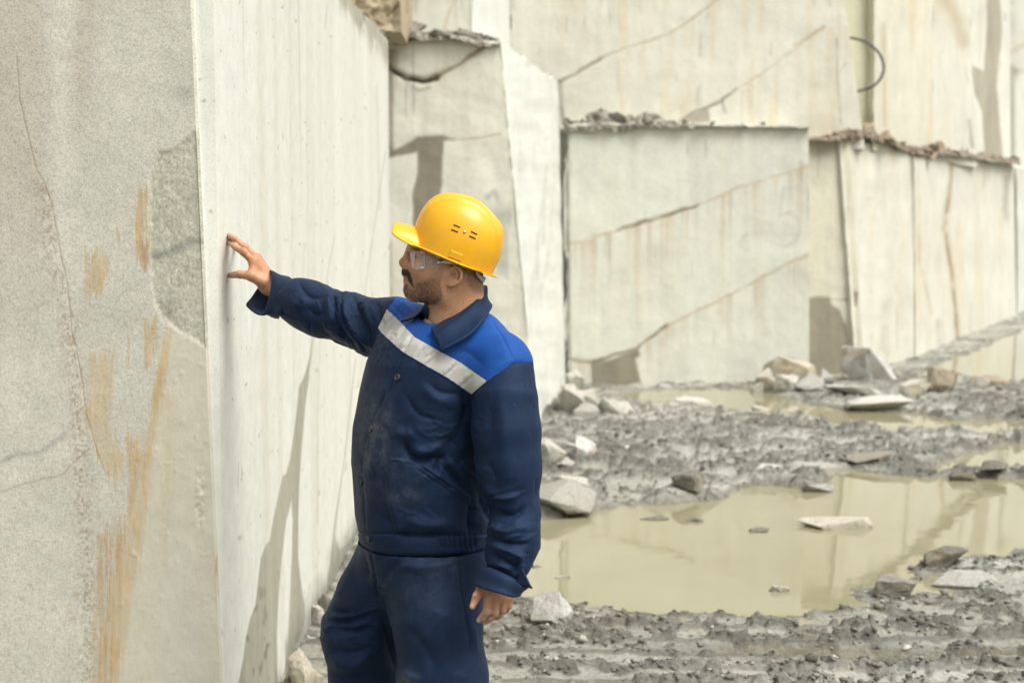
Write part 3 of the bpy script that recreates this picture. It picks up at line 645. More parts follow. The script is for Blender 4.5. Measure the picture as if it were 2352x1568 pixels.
RK = [
 (1278, 1190, 185, 70, 1, 'large pale boulder just right of the hanging arm', (.29, .28, .243), .9, (0, .06, .3)),
 (1300, 1140, 95, 50, 2, 'pale flat slab lying against the large boulder', (.42, .405, .355), .8, (0, .1, -.3)),
 (1352, 1062, 62, 62, 3, 'white broken stone standing upright behind the large boulder', (.50, .49, .46), .7, (.1, -.35, .4)),
 (1285, 1040, 95, 30, 4, 'long brown grey flat stone behind the white broken stone', greyr, .6, (0, -.1, .1)),
 (1300, 1085, 75, 36, 5, 'grey stone wedged between the large boulder and the white broken stone', greyr, .8, (0, .2, .5)),
 (1250, 1080, 70, 60, 6, 'pale stone half hidden behind the sleeve', pale, .8, (0, .3, .2)),
 (1345, 950, 105, 74, 7, 'pale angular rock heaped at the foot of the numbered block, left corner', (.42, .395, .335), .7, (0, -.4, .3)),
 (1402, 955, 85, 50, 8, 'tilted pale slab at the right of the corner heap', pale, .6, (0, .5, -.2)),
 (1305, 960, 70, 70, 9, 'pale rock at the foot of the white side face', (.42, .405, .355), .8, (0, .2, .6)),
 (1350, 962, 60, 34, 10, 'small grey rock in front of the corner heap', greyr, .8, (0, 0, .2)),
 (1320, 905, 42, 60, 11, 'upright pale rock standing in the wall corner', (.44, .42, .36), .8, (0, 0, .2)),
 (1812, 894, 136, 104, 12, 'biggest brownish boulder leaning on the foot of the 5 block', (.43, .38, .29), .7, (0, .15, .1)),
 (1768, 900, 48, 56, 13, 'pale rock wedged beneath the biggest brownish boulder', (.44, .40, .34), .8, (0, -.2, .3)),
 (1806, 904, 56, 50, 14, 'white rock beneath the middle of the brownish boulder', pale, .8, (0, .1, -.3)),
 (1850, 904, 80, 52, 15, 'grey rock beneath the right end of the brownish boulder', greyr, .8, (0, .2, .1)),
 (1725, 901, 30, 40, 16, 'small slanted pale rock left of the brownish boulder', pale, .7, (0, .5, .1)),
 (1985, 878, 150, 74, 17, 'grey slanting slab at the foot of the set back block', (.46, .455, .42), .6, (.1, .42, .1)),
 (1895, 892, 60, 42, 18, 'dark grey rock between the brownish boulder and the slanting slab', greyr, .8, (0, 0, .1)),
 (2160, 905, 90, 62, 19, 'dark brown jagged rock beside the far puddle', (.25, .21, .15), .8, (0, .1, .2)),
 (2110, 915, 78, 40, 20, 'pale rock in front of the dark jagged rock', (.46, .43, .36), .7, (0, -.3, .1)),
 (2165, 900, 40, 52, 21, 'tilted light stone leaning on the dark jagged rock', pale, .4, (0, .6, .3)),
 (2245, 895, 42, 28, 22, 'light tilted stone right of the dark jagged rock', pale, .5, (0, .5, 0)),
 (2285, 890, 90, 32, 23, 'low brown rock at the edge of the far puddle', brn, .7, (0, 0, .1)),
 (1965, 915, 130, 22, 24, 'long thin slab lying in front of the slanting slab', (.46, .45, .40), .5, (0, .14, .1)),
 (2030, 946, 145, 26, 25, 'flat pale slab at the edge of the back puddle', (.47, .455, .40), .5, (0, -.06, 0)),
 (1600, 936, 110, 30, 26, 'low heap of pale splinters in the back puddle', (.46, .44, .38), .5, (0, .1, 0)),
 (1745, 940, 55, 14, 27, 'thin flake of stone lying in the back puddle', pale, .6, (0, .12, 0)),
 (1910, 1216, 182, 50, 28, 'long pale rock lying in the middle of the big puddle', (.42, .385, .315), .4, (0, .06, 0)),
 (1794, 1359, 50, 26, 29, 'small rectangular grey stone in the near part of the big puddle', (.33, .315, .27), .6, (0, 0, .05)),
 (1296, 1330, 46, 20, 30, 'small grey stone in the puddle right of the cuff', (.30, .28, .23), .7, (0, 0, 0)),
 (1742, 1221, 62, 17, 31, 'low dark clod in the big puddle left of the long pale rock', drk, .7, (0, 0, 0)),
 (1595, 1200, 42, 22, 32, 'round dark clod in the middle of the big puddle', drk, .8, (0, 0, 0)),
 (1505, 1194, 70, 16, 33, 'flat dark clod in the big puddle near its far bank', drk, .6, (0, 0, 0)),
 (1245, 1304, 50, 18, 34, 'dark stone in the puddle just above the cuff', drk, .7, (0, 0, 0)),
 (1218, 1358, 26, 12, 35, 'tiny dark stone in the puddle beside the cuff', drk, .7, (0, 0, 0)),
 (1272, 1450, 92, 95, 36, 'pale upright stone on the near bank, right of the hanging hand', (.44, .43, .395), .8, (0, -.1, .4)),
 (2058, 1375, 115, 52, 37, 'smooth dark mud lump on the near right bank', (.21, .2, .17), .8, (0, -.05, .1)),
 (2170, 1310, 130, 50, 38, 'crumbly dark mud heap at the right end of the big puddle', drk, .7, (0, 0, .1)),
 (2230, 1355, 150, 50, 39, 'grey mud heap on the right bank behind the ruts', greyr, .7, (0, 0, .3)),
 (2348, 1275, 40, 28, 40, 'grey stone in the puddle at the right edge', greyr, .8, (0, 0, .1)),
 (1775, 1095, 80, 24, 41, 'light flat stone on the far bank of the big puddle', (.42, .405, .355), .6, (0, 0, .1)),
 (1870, 1100, 120, 34, 42, 'grey flat rock on the far bank, right of the light flat stone', greyr, .6, (0, .05, .2)),
 (1880, 1130, 80, 22, 43, 'grey rock jutting into the big puddle from the far bank', greyr, .6, (0, .1, .1)),
 (1590, 1148, 90, 44, 44, 'dark mud lump on the far bank of the big puddle', drk, .7, (0, 0, .1)),
 (2120, 1090, 95, 26, 45, 'dark wet lump between the two right puddles', drk, .7, (0, 0, 0)),
 (2010, 1078, 120, 28, 46, 'brown mud lump on the far bank below the block joint', (.24, .22, .17), .7, (0, 0, .1)),
 (2215, 1105, 60, 22, 47, 'small dark lump at the lower lip of the right puddle', drk, .7, (0, 0, 0)),
 (2290, 1103, 65, 22, 48, 'small dark lump near the right edge on the puddle lip', drk, .7, (0, 0, 0)),
 (724, 1598, 66, 128, 49, 'orange tinged stone standing by the trouser leg at the wall foot', (.56, .50, .41), .6, (.1, -.38, .5)),
 (688, 1590, 84, 66, 50, 'rough brown stone at the wall foot, bottom edge', (.36, .32, .25), .8, (0, .1, .2)),
 (716, 1445, 36, 52, 51, 'pinkish grey stone low in the crevice beside the thigh', (.47, .42, .38), .8, (0, .2, .1)),
 (722, 1490, 40, 36, 52, 'small pale stone above the orange tinged one', (.42, .40, .35), .8, (0, 0, .1)),
 (740, 1415, 44, 46, 53, 'dark rough stone against the wall beside the thigh', drk, .8, (0, 0, .1)),
]
for (px_, py_, w_, h_, sd_, lab_, col_, dp_, rot_) in RK:
    rock_px(px_, py_, w_, h_, sd_, lab_, col_, dp_, rot_, group='broken rocks on the quarry floor', top=(tuple(np.array(col_) * 1.02) if sd_ not in (49, 51) else None))

# ledge rubble on the block tops (one mass of broken stone) and a few rocks that stand out of it
rg = random.Random(5)
def ledge(name, line, Yl, hgt, dep, colr, label, seed, nx=260, ny=36, rocks=40, rk=.16):
    """a ragged bank of broken stone lying along a ledge: line = [(px,py)] of its foot, hgt = its height in reference pixels along it"""
    xs = np.linspace(line[0][0], line[-1][0], nx); lx_ = [q[0] for q in line]
    fy = np.interp(xs, lx_, [q[1] for q in line]); YY = np.interp(xs, lx_, Yl); hh = np.interp(xs, lx_, hgt)
    foot = np.array([P(x, y, Y) for x, y, Y in zip(xs, fy, YY)]); hm = hh * YY / FPX
    t_ = np.linspace(0, 1, ny); V = np.zeros((nx, ny, 3))
    for j, q in enumerate(t_):
        prof = math.sin(min(q * 1.25, 1) * math.pi / 2) if q < .8 else 1 - (q - .8) * 2.5
        V[:, j] = foot + np.stack([0 * hm, 0 * hm - .07 + dep * q, hm * prof - .012], 1)
    n1, n2, n3 = fbm(V * 4.2 + seed, 3, seed), fbm(V * 11, 3, seed + 1), fbm(V * 27, 2, seed + 2)
    rg_ = np.abs(n2) * 1.5
    V[..., 2] += hm[:, None] * (.65 * n1 + .40 * rg_ - .15 + .13 * n3) * np.sin(np.clip(t_ * 1.6, 0, 1) * math.pi / 2)[None]
    V[..., 1] += .05 * n2 + .03 * n3 - .04 * n1
    V[:, 0, 2] -= np.clip(.5 * hm * (n2[:, 0] + .4), 0, .06)
    c = np.asarray(colr) * (1 + .55 * n2 + .35 * n3)[..., None]; c = lerp(c, [.40, .38, .32], .55 * sstep(.2, .5, n1 + .5 * n3))
    ix = np.arange(nx * ny).reshape(nx, ny); F = np.stack([ix[:-1, :-1], ix[1:, :-1], ix[1:, 1:], ix[:-1, 1:]], -1).reshape(-1, 4)
    VV, FF, CC = [V.reshape(-1, 3)], [], [c.reshape(-1, 3)]; F = np.concatenate([F[:, [0, 1, 2]], F[:, [0, 2, 3]]]); FF = [F]; off = nx * ny
    for k in range(rocks):
        i = rg.randrange(nx); j = rg.randrange(2, ny - 6); s_ = rk * rg.random() ** 2.2 * (.35 + .65 * hh[i] / max(hgt)) + .03
        o = rock_mesh('tmp', (s_, s_ * rg.uniform(.6, 1), s_ * rg.uniform(.3, .8)), seed * 50 + k, np.asarray(colr) * rg.uniform(.7, 2.0), cuts=1, npt=11, rough=.1)
        me = o.data; v = np.array([q.co[:] for q in me.vertices]); f = np.array([list(p.vertices) for p in me.polygons]); a_ = rg.uniform(0, 6.28)
        R_ = np.array([[math.cos(a_), -math.sin(a_), 0], [math.sin(a_), math.cos(a_), 0], [0, 0, 1]]); tl = rg.uniform(-.6, .6); R2 = np.array([[math.cos(tl), 0, math.sin(tl)], [0, 1, 0], [-math.sin(tl), 0, math.cos(tl)]])
        cc = np.zeros((len(me.vertices), 4), np.float32); me.color_attributes['col'].data.foreach_get('color', cc.ravel())
        VV.append(v @ R2.T @ R_.T + V[i, j] - np.array([0, 0, s_ * .25])); FF.append(f + off); off += len(v); CC.append(np.tile(np.asarray(colr) * rg.uniform(.7, 1.9), (len(v), 1)))
        bpy.data.objects.remove(o); bpy.data.meshes.remove(me)
    o = mesh_obj(name, np.concatenate(VV), np.concatenate(FF), M_ROCK, smooth=True, col=np.concatenate(CC)); o.data.set_sharp_from_angle(angle=math.radians(35))
    return tag(o, label, 'rubble', None, 'stuff')
ledge('rubble', [(1294, 292), (1340, 292), (1400, 290), (1470, 290), (1540, 288), (1640, 288), (1760, 290), (1862, 292)], [15.0, 15.03, 15.08, 15.13, 15.19, 15.27, 15.37, 15.45], [26, 30, 34, 27, 13, 7, 3, 5], .42, (.16, .148, .118), 'crumbled grey rubble lying on top of the numbered block', 21, rocks=30, rk=.32)
ledge('rubble', [(838, 92), (880, 98), (930, 88), (1000, 84), (1060, 84), (1090, 95), (1150, 102)], [10.2, 11.9, 12.0, 12.0, 12.0, 12.0, 12.0], [34, 40, 32, 26, 20, 24, 8], .6, (.135, .125, .10), 'dark rubble and mud spilling over the top of the grey block', 31, rocks=34, rk=.36)
ledge('rubble', [(1855, 318), (1900, 320), (1950, 312), (1985, 308), (2040, 325), (2100, 350), (2180, 352), (2260, 362), (2345, 376)], [16.0, 16.05, 16.15, 16.6, 17.2, 18.25, 20.2, 22.9, 26.7], [9, 12, 20, 30, 15, 15, 14, 12, 10], .34, (.185, .15, .105), 'brown rubble strewn along the ledge between the right hand tiers', 41, nx=340, rocks=44, rk=.45)

# mud clods strewn over the ground: one mass
rs = np.random.RandomState(7)
base = []
for k in range(8):
    q = rs.normal(0, 1, (10, 3)); q /= np.linalg.norm(q, axis=1, keepdims=True); q *= rs.uniform(.7, 1, (10, 1)) * np.array([.55, .5, .36])
    bm = bmesh.new(); [bm.verts.new(v) for v in q]; r_ = bmesh.ops.convex_hull(bm, input=bm.verts)
    bmesh.ops.delete(bm, geom=[g for g in r_['geom_interior'] if isinstance(g, bmesh.types.BMVert)], context='VERTS'); bmesh.ops.triangulate(bm, faces=bm.faces)
    bm.verts.index_update(); base.append((np.array([v.co[:] for v in bm.verts]), np.array([[v.index for v in f.verts] for f in bm.faces]))); bm.free()
N = 30000
Yc = 1 / rs.uniform(1 / 14.5, 1 / 4.5, N); Xc = rs.uniform(-.06, .40, N) * Yc
hc_, sdc = ground_h(Xc, Yc)
okc = (sdc > .0) & (rs.rand(N) < clodmask(Xc, Yc)[0] * 1.0 + .07) & ~((Xc < .25) & (Yc < 4.4))
VV, FF, CC = [], [], []; off = 0
for x, y, h in zip(Xc[okc], Yc[okc], hc_[okc]):
    s = min(.008 + rs.exponential(.010), .065) * (.8 + .05 * y); v, f = base[rs.randint(8)]; a = rs.uniform(0, 6.28)
    R = np.array([[math.cos(a), -math.sin(a), 0], [math.sin(a), math.cos(a), 0], [0, 0, 1]])
    VV.append((v * s) @ R.T + np.array([x, y, h - s * .02])); FF.append(f + off); off += len(v)
    k = rs.uniform(.65, 1.4); cc = np.array([.155, .149, .123]) if rs.rand() < .85 else np.array([.36, .35, .30]); CC.append(np.tile(cc * k, (len(v), 1)))
cl = mesh_obj('mud_clods', np.concatenate(VV), np.concatenate(FF), M_ROCK, smooth=False, col=np.concatenate(CC))
tag(cl, 'small clods of mud and stone chips strewn over the quarry floor', 'mud clods', None, 'stuff')

# black cable looping over the upper blocks
t = NT('black_rubber'); t.set(Base_Color=(.07, .075, .075, 1), Roughness=.55); M_RUB = t.m
def tube(pts, r, seg=10, closed=False, cap=True):
    pts = np.asarray(pts, float); n = len(pts); rr = np.broadcast_to(np.asarray(r, float), (n,))
    T = np.gradient(pts, axis=0); T /= np.linalg.norm(T, axis=1, keepdims=True)
    up = np.array([0, 0, 1.0]) if abs(T[0][2]) < .9 else np.array([1.0, 0, 0])
    V = []
    nrm = np.cross(up, T[0]); nrm /= np.linalg.norm(nrm)
    for i in range(n):
        nrm = nrm - T[i] * nrm.dot(T[i]); nrm /= np.linalg.norm(nrm); b = np.cross(T[i], nrm)
        for k in range(seg):
            a = 2 * math.pi * k / seg; V.append(pts[i] + rr[i] * (nrm * math.cos(a) + b * math.sin(a)))
    F = [(i * seg + k, i * seg + (k + 1) % seg, (i + 1) * seg + (k + 1) % seg, (i + 1) * seg + k) for i in range(n - 1) for k in range(seg)]
    if cap: F += [tuple(range(seg))[::-1], tuple(range((n - 1) * seg, n * seg))]
    return V, F
def catmull(pts, n=8):
    pts = np.asarray(pts, float); q = np.concatenate([[2 * pts[0] - pts[1]], pts, [2 * pts[-1] - pts[-2]]]); out = []
    for i in range(len(pts) - 1):
        p0, p1, p2, p3 = q[i:i + 4]
        for t_ in np.linspace(0, 1, n, endpoint=False):
            out.append(.5 * (2 * p1 + (p2 - p0) * t_ + (2 * p0 - 5 * p1 + 4 * p2 - p3) * t_ ** 2 + (3 * p1 - p0 - 3 * p2 + p3) * t_ ** 3))
    out.append(pts[-1]); return np.array(out)
cp = [P(x, y, Y) for x, y, Y in ((1930, 92, 16.72), (1950, 88, 16.66), (1968, 90, 16.6), (1995, 100, 16.5), (2020, 124, 16.5), (2030, 155, 16.5), (2022, 182, 16.5), (2002, 200, 16.5), (1982, 207, 16.6), (1960, 212, 16.72))]
V, F = tube(catmull(cp, 8), .015); tag(mesh_obj('cable', V, F, M_RUB), 'black cable looping out between two upper tier blocks', 'cable')
# ---------------------------------------------------------------- implicit modelling of the man
def A3(*q): return np.array(q, np.float32)
def PC(px, py, Y): return P(px, py, Y).astype(np.float32)
def cap(p, a, b, ra, rb):
    ab = b - a; h = np.clip((p - a) @ ab / float(ab @ ab + 1e-12), 0, 1)
    q = p - a - h[:, None] * ab
    return np.sqrt(np.einsum('ij,ij->i', q, q)) - (ra + (rb - ra) * h)
def chain(p, pts, rs, k=.0):
    d = None
    for i in range(len(pts) - 1):
        e = cap(p, pts[i], pts[i + 1], rs[i], rs[i + 1]); d = e if d is None else (np.minimum(d, e) if k == 0 else smin(d, e, k))
    return d
def ell(p, c, r, R=None):
    q = p - c
    if R is not None: q = q @ R
    r = np.asarray(r, np.float32); k0 = np.linalg.norm(q / r, axis=1); k1 = np.linalg.norm(q / (r * r), axis=1) + 1e-9
    return k0 * (k0 - 1) / k1
def smin(a, b, k):
    h = np.clip(.5 + .5 * (b - a) / k, 0, 1); return b + (a - b) * h - k * h * (1 - h)
def smax(a, b, k): return -smin(-a, -b, k)

def surface(f, lo, hi, h, n=8):
    """surface nets over the zero set of f, evaluated only in blocks near it"""
    lo = np.asarray(lo, np.float64); dims = np.ceil((np.asarray(hi) - lo) / (h * n)).astype(int)
    bs = h * n
    # coarse pass on 4x blocks, then on blocks
    g4 = np.stack(np.meshgrid(*[np.arange((d + 3) // 4) for d in dims], indexing='ij'), -1).reshape(-1, 3)
    c4 = lo + (g4 * 4 + 2) * bs
    d4 = f(c4.astype(np.float32)); g4 = g4[np.abs(d4) < bs * 4 * 1.35]
    sub = np.stack(np.meshgrid(*[np.arange(4)] * 3, indexing='ij'), -1).reshape(-1, 3)
    g = (g4[:, None] * 4 + sub[None]).reshape(-1, 3); g = g[(g < dims).all(1)]
    d = f((lo + (g + .5) * bs).astype(np.float32)); g = g[np.abs(d) < bs * 1.45]
    ii = np.stack(np.meshgrid(*[np.arange(n + 1)] * 3, indexing='ij'), -1)      # (n+1)^3 nodes
    S = 1 << 20
    keys, pos, qa = [], [], []
    for s in range(0, len(g), 1500):
        gb = g[s:s + 1500]
        nodes = gb[:, None, None, None] * n + ii[None]
        val = f((lo + nodes.reshape(-1, 3) * h).astype(np.float32)).reshape(len(gb), n + 1, n + 1, n + 1)
        val = np.where(val == 0, 1e-7, val); neg = val < 0
        cs = [(a, b, c) for a in (0, 1) for b in (0, 1) for c in (0, 1)]
        sl = lambda arr, c: arr[:, c[0]:n + c[0], c[1]:n + c[1], c[2]:n + c[2]]
        cnt = sum(sl(neg, c).astype(np.int8) for c in cs); act = (cnt > 0) & (cnt < 8)
        w = np.argwhere(act)
        if len(w) == 0: continue
        cv = np.stack([sl(val, c)[act] for c in cs], 1)
        acc = np.zeros((len(w), 3)); num = np.zeros(len(w))
        for a in range(8):
            for b in range(a + 1, 8):
                if sum(abs(x - y) for x, y in zip(cs[a], cs[b])) != 1: continue
                m = (cv[:, a] < 0) != (cv[:, b] < 0)
                t = np.where(m, cv[:, a] / (cv[:, a] - cv[:, b] + 1e-20 * (cv[:, a] == cv[:, b])), 0)
                pt = np.array(cs[a]) + t[:, None] * (np.array(cs[b]) - np.array(cs[a]))
                acc += np.where(m[:, None], pt, 0); num += m
        cell = gb[w[:, 0]] * n + w[:, 1:]
        pos.append(lo + (cell + acc / num[:, None]) * h)
        keys.append((cell[:, 0] * S + cell[:, 1]) * S + cell[:, 2])
        for ax in range(3):
            o = [0, 0, 0]; o[ax] = 1
            n0 = neg[:, :n, :n, :n]; n1_ = neg[:, o[0]:n + o[0], o[1]:n + o[1], o[2]:n + o[2]]
            e = np.argwhere(n0 != n1_)
            if len(e) == 0: continue
            nd = gb[e[:, 0]] * n + e[:, 1:]; fl = n0[tuple(e.T)]
            b_, c_ = (ax + 1) % 3, (ax + 2) % 3
            ub = np.zeros(3, int); ub[b_] = 1; uc = np.zeros(3, int); uc[c_] = 1
            cells = [nd - ub - uc, nd - uc, nd, nd - ub]
            kk = np.stack([(q[:, 0] * S + q[:, 1]) * S + q[:, 2] for q in cells], 1)
            kk[~fl] = kk[~fl][:, ::-1]
            qa.append(kk)
    keys = np.concatenate(keys); pos = np.concatenate(pos); uq, ix = np.unique(keys, return_index=True); V = pos[ix]
    q = np.concatenate(qa); q = np.unique(q, axis=0)
    F = np.searchsorted(uq, q); F = np.clip(F, 0, len(uq) - 1); ok = (uq[F] == q).all(1)
    return V, F[ok]
def vnormals(V, F):
    n = np.cross(V[F[:, 2]] - V[F[:, 0]], V[F[:, 3]] - V[F[:, 1]]) if F.shape[1] == 4 else np.cross(V[F[:, 1]] - V[F[:, 0]], V[F[:, 2]] - V[F[:, 0]])
    N = np.zeros_like(V)
    for k in range(F.shape[1]):
        for a in range(3): N[:, a] += np.bincount(F[:, k], n[:, a], len(V))
    return N / (np.linalg.norm(N, axis=1, keepdims=True) + 1e-12)
def relax(V, F, it=2, lam=.5):
    e = np.concatenate([F[:, [i, (i + 1) % F.shape[1]]] for i in range(F.shape[1])]); e = np.concatenate([e, e[:, ::-1]])
    deg = np.bincount(e[:, 0], minlength=len(V)) + 1e-9
    for _ in range(it):
        m = np.stack([np.bincount(e[:, 0], V[e[:, 1], a], len(V)) for a in range(3)], 1) / deg[:, None]
        V = V + lam * (m - V)
    return V
def snap(V, F, s):
    """slide vertices so that the zero line of the scalar s runs along edges; returns V, face side"""
    V = V.copy(); s = s.copy()
    K = F.shape[1]; e = np.unique(np.sort(np.concatenate([F[:, [i, (i + 1) % K]] for i in range(K)]), 1), axis=0)
    a, b = e[:, 0], e[:, 1]; m = (s[a] * s[b]) < 0; a, b = a[m], b[m]
    t = s[a] / (s[a] - s[b]); X = V[a] + t[:, None] * (V[b] - V[a])
    A = t < .5
    nv = np.where(A, a, b); V[nv] = X; s[nv] = 0
    return V, s
def split(V, F, s):
    V, s = snap(V, F, s); side = s[F].sum(1) > 0
    return V, side
def sub_mesh(V, F, mask, extra=()):
    f = F[mask]; u, inv = np.unique(f, return_inverse=True)
    return V[u], inv.reshape(f.shape), [x[u] for x in extra]
def folds(V, N, L, mask=None):
    px, py = proj(V); view = np.array([0, 0, CAMZ]) - V; view /= np.linalg.norm(view, axis=1, keepdims=True)
    fc = sstep(-.25, .15, (N * view).sum(1)); d = np.zeros(len(V))
    for pts, h, w in L:
        x0 = min(q[0] for q in pts) - 4 * w; x1 = max(q[0] for q in pts) + 4 * w; y0 = min(q[1] for q in pts) - 4 * w; y1 = max(q[1] for q in pts) + 4 * w
        m = (px > x0) & (px < x1) & (py > y0) & (py < y1) & (fc > 0) & (True if mask is None else mask)
        if not m.any(): continue
        cp_ = catmull([(a, b, 0) for a, b in pts], 5)[:, :2] if len(pts) > 2 else pts
        dd, t = seg_dist(px[m], py[m], [tuple(q) for q in cp_])
        d[m] += 1.3 * h * np.exp(-(dd / w) ** (1.25 if h < 0 else 1.7)) * fc[m] * (np.clip(4 * t + .25, 0, 1) * np.clip(4 * (1 - t) + .25, 0, 1))
    return d
def on_surface(V, N, px, py):
    x, y = proj(V); view = np.array([0, 0, CAMZ]) - V
    m = (N * view).sum(1) > 0; d = np.where(m, np.hypot(x - px, y - py), 1e9)
    i = np.argsort(d)[:6]; i = i[np.argsort(np.linalg.norm(V[i], axis=1))][:4]
    nn = N[i].mean(0); return V[i].mean(0), nn / np.linalg.norm(nn)

# ---- materials of the clothing and skin
def cloth(name, rgb, rough=.60, weave=900, sheen=.04, spec=.24, noise=.15):
    t = NT(name)
    d = t.attr('dust', True)
    n = t.ramp(t.noise(18, 5, .65), [(.3, 1 - noise), (.7, 1 + noise)])
    c = t.mix(1.0, rgb, n, 'MULTIPLY')
    fl = t.ramp(t.noise(420, 3, .8), [(.50, 0.0), (.74, 1.0)]); sm = t.ramp(t.noise(30, 4, .7), [(.35, .15), (.75, 1.0)])
    dd = t.math('MULTIPLY', d, t.math('MULTIPLY', t.math('ADD', t.math('MULTIPLY', fl, .75), .3), sm))
    spk = t.ramp(t.noise(240, 1, .5), [(.755, 0.0), (.79, .6)])
    dd = t.math('MINIMUM', t.math('ADD', dd, t.math('MULTIPLY', spk, t.math('ADD', d, .12))), .85)
    c = t.mix(dd, c, (.33, .345, .36)); t.color(c)
    t.set(Roughness=rough, Specular_IOR_Level=spec, Sheen_Weight=sheen, Sheen_Roughness=.45)
    t.b.inputs['Sheen Tint'].default_value = (.45, .55, .8, 1); t.b.inputs['Specular Tint'].default_value = (.38, .55, 1.0, 1)
    w = t.node('ShaderNodeTexWave', wave_type='BANDS', bands_direction='DIAGONAL'); w.inputs['Scale'].default_value = weave * .35; w.inputs['Distortion'].default_value = .6
    t.l.new(t.coord(), w.inputs['Vector'])
    h = t.math('ADD', t.math('MULTIPLY', w.outputs[1], .25), t.noise(60, 5, .6)); t.bump(h, .22, .0025)
    return t.m
M_NAVY = cloth('navy_twill', (.0068, .0155, .037)); M_BLUE = cloth('bright_blue_twill', (.009, .060, .25), sheen=.03, noise=.1)
M_SILVER = cloth('reflective_tape', (.46, .445, .40), .7, 1500, 0, .2, .05)
M_SHIRT = cloth('beige_knit', (.52, .38, .23), .85, 700, .1)
t = NT('dark_button'); t.set(Base_Color=(.03, .034, .036, 1), Roughness=.4); M_BTN = t.m
t = NT('button_hole'); t.set(Base_Color=(.004, .004, .005, 1), Roughness=.8); M_HOLE = t.m

t = NT('skin'); c = t.attr('col'); dst = t.attr('dust', True)
c = t.mix(1.0, c, t.ramp(t.noise(55, 5, .65), [(.3, .87), (.7, 1.1)]), 'MULTIPLY')
c = t.mix(1.0, c, t.ramp(t.noise(600, 2, .5), [(.35, .93), (.65, 1.05)]), 'MULTIPLY')
be = t.attr('beard', True); hair = t.ramp(t.noise(300, 4, .85), [(.38, 1.0), (.62, .18)])
c = t.mix(t.math('MULTIPLY', be, hair), c, (.018, .013, .010))
c = t.mix(t.math('MULTIPLY', dst, t.ramp(t.noise(260, 4, .7), [(.42, 0.0), (.62, .9)])), c, (.55, .53, .49))
t.color(c); t.set(Roughness=.5, Specular_IOR_Level=.35, Subsurface_Weight=.08, Subsurface_Scale=.006)
t.b.inputs['Subsurface Radius'].default_value = (1, .35, .2)
t.bump(t.noise(330, 4, .7), .18, .0015); M_SKIN = t.m

# ---- joints
NB = PC(1056, 782, 3.80); LS = PC(1158, 838, 3.66); RS = PC(908, 748, 3.94)
st = [(1272, 840, 1115, 68, .168), (1262, 838, 1118, 68, .170), (1240, 832, 1122, 68, .172), (1180, 819, 1130, 67, .178), (1060, 811, 1132, 65, .185), (980, 817, 1132, 62, .187),
      (900, 832, 1138, 58, .188), (830, 848, 1146, 54, .185), (780, 872, 1146, 50, .17), (735, 915, 1130, 48, .13)]
YT = 3.80
tz = np.array([P((a + b) / 2, y, YT)[2] for y, a, b, _, _ in st]); tcx = np.array([P((a + b) / 2, y, YT)[0] for y, a, b, _, _ in st])
hw = np.array([(P(b, y, YT)[0] - P(a, y, YT)[0]) / 2 for y, a, b, _, _ in st]); ta = np.radians([q[3] for q in st]); tL = np.array([q[4] for q in st])
tF = np.sqrt(np.maximum(hw ** 2 - (tL * np.cos(ta)) ** 2, .0049)) / np.sin(ta)
o_ = np.argsort(tz)
def torso_f(p, grow=0.0, hem=1.0):
    z = p[:, 2]; I = lambda a: np.interp(z, tz[o_], a[o_]).astype(np.float32)
    cx, L, F, a = I(tcx), I(tL) + grow, I(tF) + grow, I(ta)
    dx, dy = p[:, 0] - cx, p[:, 1] - YT; ca, sa = np.cos(a), np.sin(a)
    l = dx * ca - dy * sa; f = -dx * sa - dy * ca
    q = ((np.abs(l / L)) ** 2.35 + (np.abs(f / F)) ** 2.35) ** (1 / 2.35)
    d = (q - 1) * np.minimum(L, F)
    return smax(smax(d, z - float(tz.max()), .05), float(tz.min()) + .2 * (YT - p[:, 1]) * hem - z, .015)
lsl_p = [LS + A3(.002, 0, -.005), PC(1159, 915, 3.63), PC(1163, 990, 3.615), PC(1168, 1075, 3.60), PC(1183, 1180, 3.575), PC(1180, 1240, 3.55), PC(1170, 1285, 3.525)]
lsl_r = [.059, .079, .085, .080, .060, .063, .060]
rsl_p = [RS, PC(858, 752, 3.99), PC(800, 732, 4.03), PC(742, 718, 4.07), PC(707, 701, 4.10), PC(685, 691, 4.12)]
rsl_r = [.074, .077, .070, .069, .069, .067]
def arm_l(p): return chain(p, lsl_p, lsl_r, .03)
def arm_r(p): return chain(p, rsl_p, rsl_r, .03)
def shoulders(p):
    d = smin(cap(p, NB, LS, .064, .056), cap(p, NB, RS, .066, .07), .05)
    d = smin(d, cap(p, PC(1085, 765, 3.84), PC(1140, 815, 3.70), .048, .054), .05)
    return d
def jacket_f(p):
    b = smin(torso_f(p), shoulders(p), .07)
    al = arm_l(p); top = sstep(-.13, -.02, p[:, 2] - float(LS[2]))
    d = smin(b, al, .014 + .05 * top)
    d = smin(d, arm_r(p), .035)
    return smax(d, -cap(p, PC(1038, 640, 3.775), PC(1041, 728, 3.775), .086, .083), .008)
V, F = surface(jacket_f, (-.80, 3.36, .66), (.24, 4.32, 1.66), .0036)
V = relax(V, F, 2, .5); F = np.concatenate([F[:, [0, 1, 2]], F[:, [0, 2, 3]]]); N = vnormals(V, F)
